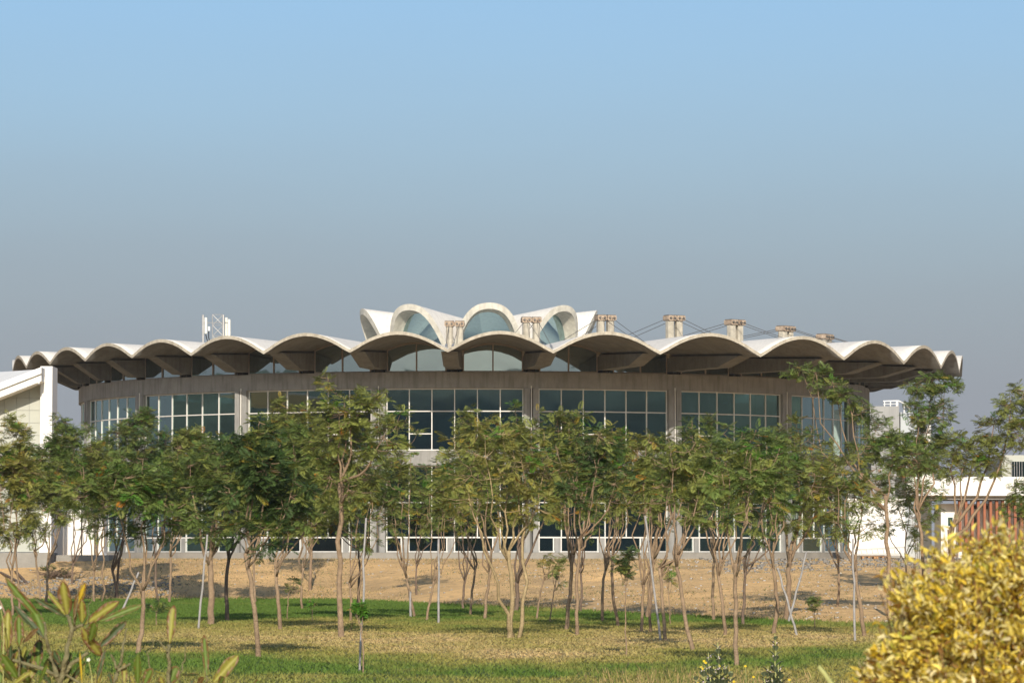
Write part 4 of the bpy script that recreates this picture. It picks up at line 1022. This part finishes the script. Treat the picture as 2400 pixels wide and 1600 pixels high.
frang(395, 'shrub stem topped by one upright yellow-green leaf',
 [([(1865,1520),(1862,1400),(1850,1250),(1862,1080)], 28, 20), ([(1842,1160),(1800,1100),(1762,1040)], 12, 9), ([(1975,1520),(1985,1400),(2030,1250),(2055,1060)], 10, 7), ([(1655,1370),(1640,1240),(1620,1180),(1690,1100),(1690,960)], 9, 5)],
 [((1872,1075),(1915,640),104,'y',.85), ((1858,1520),(1955,1315),128,'g',.8), ((1995,1412),(2190,1410),32,'d',.4), ((1850,1412),(1695,1368),14,'y',0), ((1800,1520),(1770,1430),60,'y',.6)])
frang(478, 'shrub tip with one narrow upright leaf and one broad yellowing leaf',
 [([(2290,1540),(2285,1480),(2280,1420)], 14, 8), ([(2340,1540),(2350,1500)], 12, 8)],
 [((2280,1440),(2250,955),72,'g',.75), ((2345,1505),(2628,1195),132,'y',.55), ((2180,1520),(2250,1430),60,'b',.8), ((2420,1520),(2480,1430),80,'g',.6), ((2100,1520),(2130,1470),50,'d',.5), ((2800,1530),(2860,1480),60,'g',.8)])
# small white blossoms of the shrub
for (x, y, lab) in ((975,1245,'tiny white blossom beside the brown-edged shrub stem'), (2,670,'white blossom cut by the left edge')):
    p = z5(x, y, -.15); m = MB()
    for k in range(5):
        a = k*1.257; d_ = Vector((math.cos(a), -.3, math.sin(a)))*.010; s_ = Vector((-math.sin(a), 0, math.cos(a)))*.0035
        q4 = [Vector((0,0,0)), d_*.6 + s_, d_, d_*.6 - s_]; m.add(q4 + [v + Vector((0, .001, 0)) for v in q4], [(0,1,2,3),(7,6,5,4),(0,4,5,1),(1,5,6,2),(2,6,7,3),(3,7,4,0)])
    m.tube([Vector((0, .002, 0)), Vector((.01, .05, -.08)), Vector((.0, .1, LAWN - p.z))], .003, 4, mi=1)
    tag(m.build('blossom', [M['antenna'], M['fstem_light']], loc=p), lab, 'flower', 'white blossoms')
# cut green stalk near the bush
gs = at(1960, 1600, 15.0); B = Vector((gs.x + .1, 15.0, LAWN)); m = MB()
pts = [at(1918, 1560, 15.0), at(1932, 1578, 15.0), at(1945, 1597, 15.0), at(1975, 1660, 15.02)]
P_ = [p - B for p in pts] + [Vector((0, .05, .9)), Vector((0, 0, 0))]
m.tube(P_, [.009, .011, .012, .013, .014, .016], 10); tag(m.build('green_stalk', M['fstem_light'], loc=B, smooth=True), 'cut green stalk sticking up left of the yellow bush', 'stalk')

# ------------------------------------------------------------------ yellow bush in the right foreground
YB = 11.0; sB = YB/F
cB = at(2420, 1622, YB); BB = Vector((cB.x, YB, LAWN)); bush = empty('yellow_bush', BB)
tag(bush, 'round bush of small bright yellow leaves in the right foreground', 'bush')
c0 = cB - BB; RXB, RZB = .51, .49
def bush_r(v):
    a = math.atan2(v.x, -v.y); b = v.z
    return 1 + .08*(vnoise(a*2.2 + 9, b*3 + 4) - .5)*2 + .05*(vnoise(a*6 + 3, b*8) - .5)*2
m = MB(); tw = []
for _ in range(330):
    v = Vector((random.gauss(0, 1), random.gauss(0, 1), random.gauss(0, 1))).normalized()
    if v.z < -.75: continue
    k = bush_r(v); e_ = c0 + Vector((v.x*RXB, v.y*RXB, v.z*RZB))*k*random.uniform(.9, 1.06); st_ = Vector((v.x*.12, v.y*.12, c0.z - .45 + .3*max(0, v.z)))
    pts = curve(st_, e_, (v.x*.05, v.y*.05, -.05), 5, .02); m.tube(pts, [.006, .005, .004, .003, .0025, .0015], 4, cap=False); tw.append((pts, v))
for k in range(9):
    a = k*.7; m.tube(curve((math.cos(a)*.1, math.sin(a)*.1, -.05), (math.cos(a)*.12, math.sin(a)*.12, c0.z - .35), (random.gauss(0, .05), random.gauss(0, .05), 0), 5, .01), [.02, .018, .016, .013, .01, .008], 6)
m.build('stems', M['twig'], bush)
ncl, per = 1900, 16; nl = ncl*per
P_ = np.empty((nl, 3)); D_ = np.empty((nl, 3)); KC = np.empty(nl)
for i in range(ncl):
    v = Vector((random.gauss(0, 1), random.gauss(0, 1) - .25, random.gauss(0, 1) + .1)).normalized(); k = bush_r(v); q_ = 1.0 - abs(random.gauss(0, .12))
    if random.random() < .03: q_ = random.uniform(1.0, 1.12)
    if vnoise(math.atan2(v.x, -v.y)*6 + 40, v.z*6 + 9) < .42: q_ *= .84
    c_ = c0 + Vector((v.x*RXB, v.y*RXB, v.z*RZB*(1 if v.z > 0 else 1.9)))*k*q_; kc = random.uniform(.78, 1.12)
    for j in range(per):
        e_ = i*per + j; P_[e_] = c_ + Vector((random.gauss(0, .019), random.gauss(0, .019), random.gauss(0, .024))); KC[e_] = kc
        D_[e_] = (v + Vector((random.gauss(0, .7), random.gauss(0, .7), random.gauss(.1, .7)))).normalized()
lv, lf_, le, la = leaf_np(1.0, .40, 4, .55, .5, 0, .7, .5)
keepc = [c for c in range(len(lv)) if (c % 7) in (0, 3, 6)]; lv = lv[keepc]; la = la[keepc]
lf_ = np.array([(i*3 + j, i*3 + j + 1, (i+1)*3 + j + 1, (i+1)*3 + j) for i in range(4) for j in range(2)])
up = rng.normal(0, 1, (nl, 3)); y = np.cross(up, D_); y /= np.linalg.norm(y, axis=1)[:, None]; z = np.cross(D_, y)
s = rng.uniform(.016, .036, nl); Rm = np.stack([D_, y, z], 2)*s[:, None, None]
V = np.einsum('nij,kj->nki', Rm, lv) + P_[:, None, :]
pal = np.array([(.76, .59, .085), (.80, .66, .15), (.78, .68, .27), (.68, .48, .04), (.34, .19, .045), (.46, .46, .07), (.82, .73, .42)]); pi = rng.choice(len(pal), nl, p=[.22, .22, .20, .09, .12, .05, .10])
cc = pal[pi]*rng.uniform(.8, 1.15, (nl, 1))*KC[:, None]
k = len(lv); Fq = (np.arange(nl)[:, None, None]*k + lf_[None]).reshape(-1, 4)
link('leaves', np_mesh('leaves', V.reshape(-1, 3), Fq, M['bushleaf'], np.repeat(cc, k, 0), smooth=True), bush)

# ------------------------------------------------------------------ dusty air over the site
m = MB(); m.box(-3100, 3100, -2100, 3600, -3.5, 34)
hm = bpy.data.materials.new('dusty_air'); hm.use_nodes = True; t = hm.node_tree
for x in list(t.nodes):
    if x.type == 'BSDF_PRINCIPLED': t.nodes.remove(x)
pv = t.nodes.new('ShaderNodeVolumePrincipled'); pv.inputs['Color'].default_value = (.86, .90, .95, 1); pv.inputs['Density'].default_value = .0001
t.links.new(pv.outputs[0], t.nodes['Material Output'].inputs['Volume'])
ho = m.build('haze', hm); tag(ho, 'thin dusty haze hanging over the whole site', 'haze', kind='stuff')
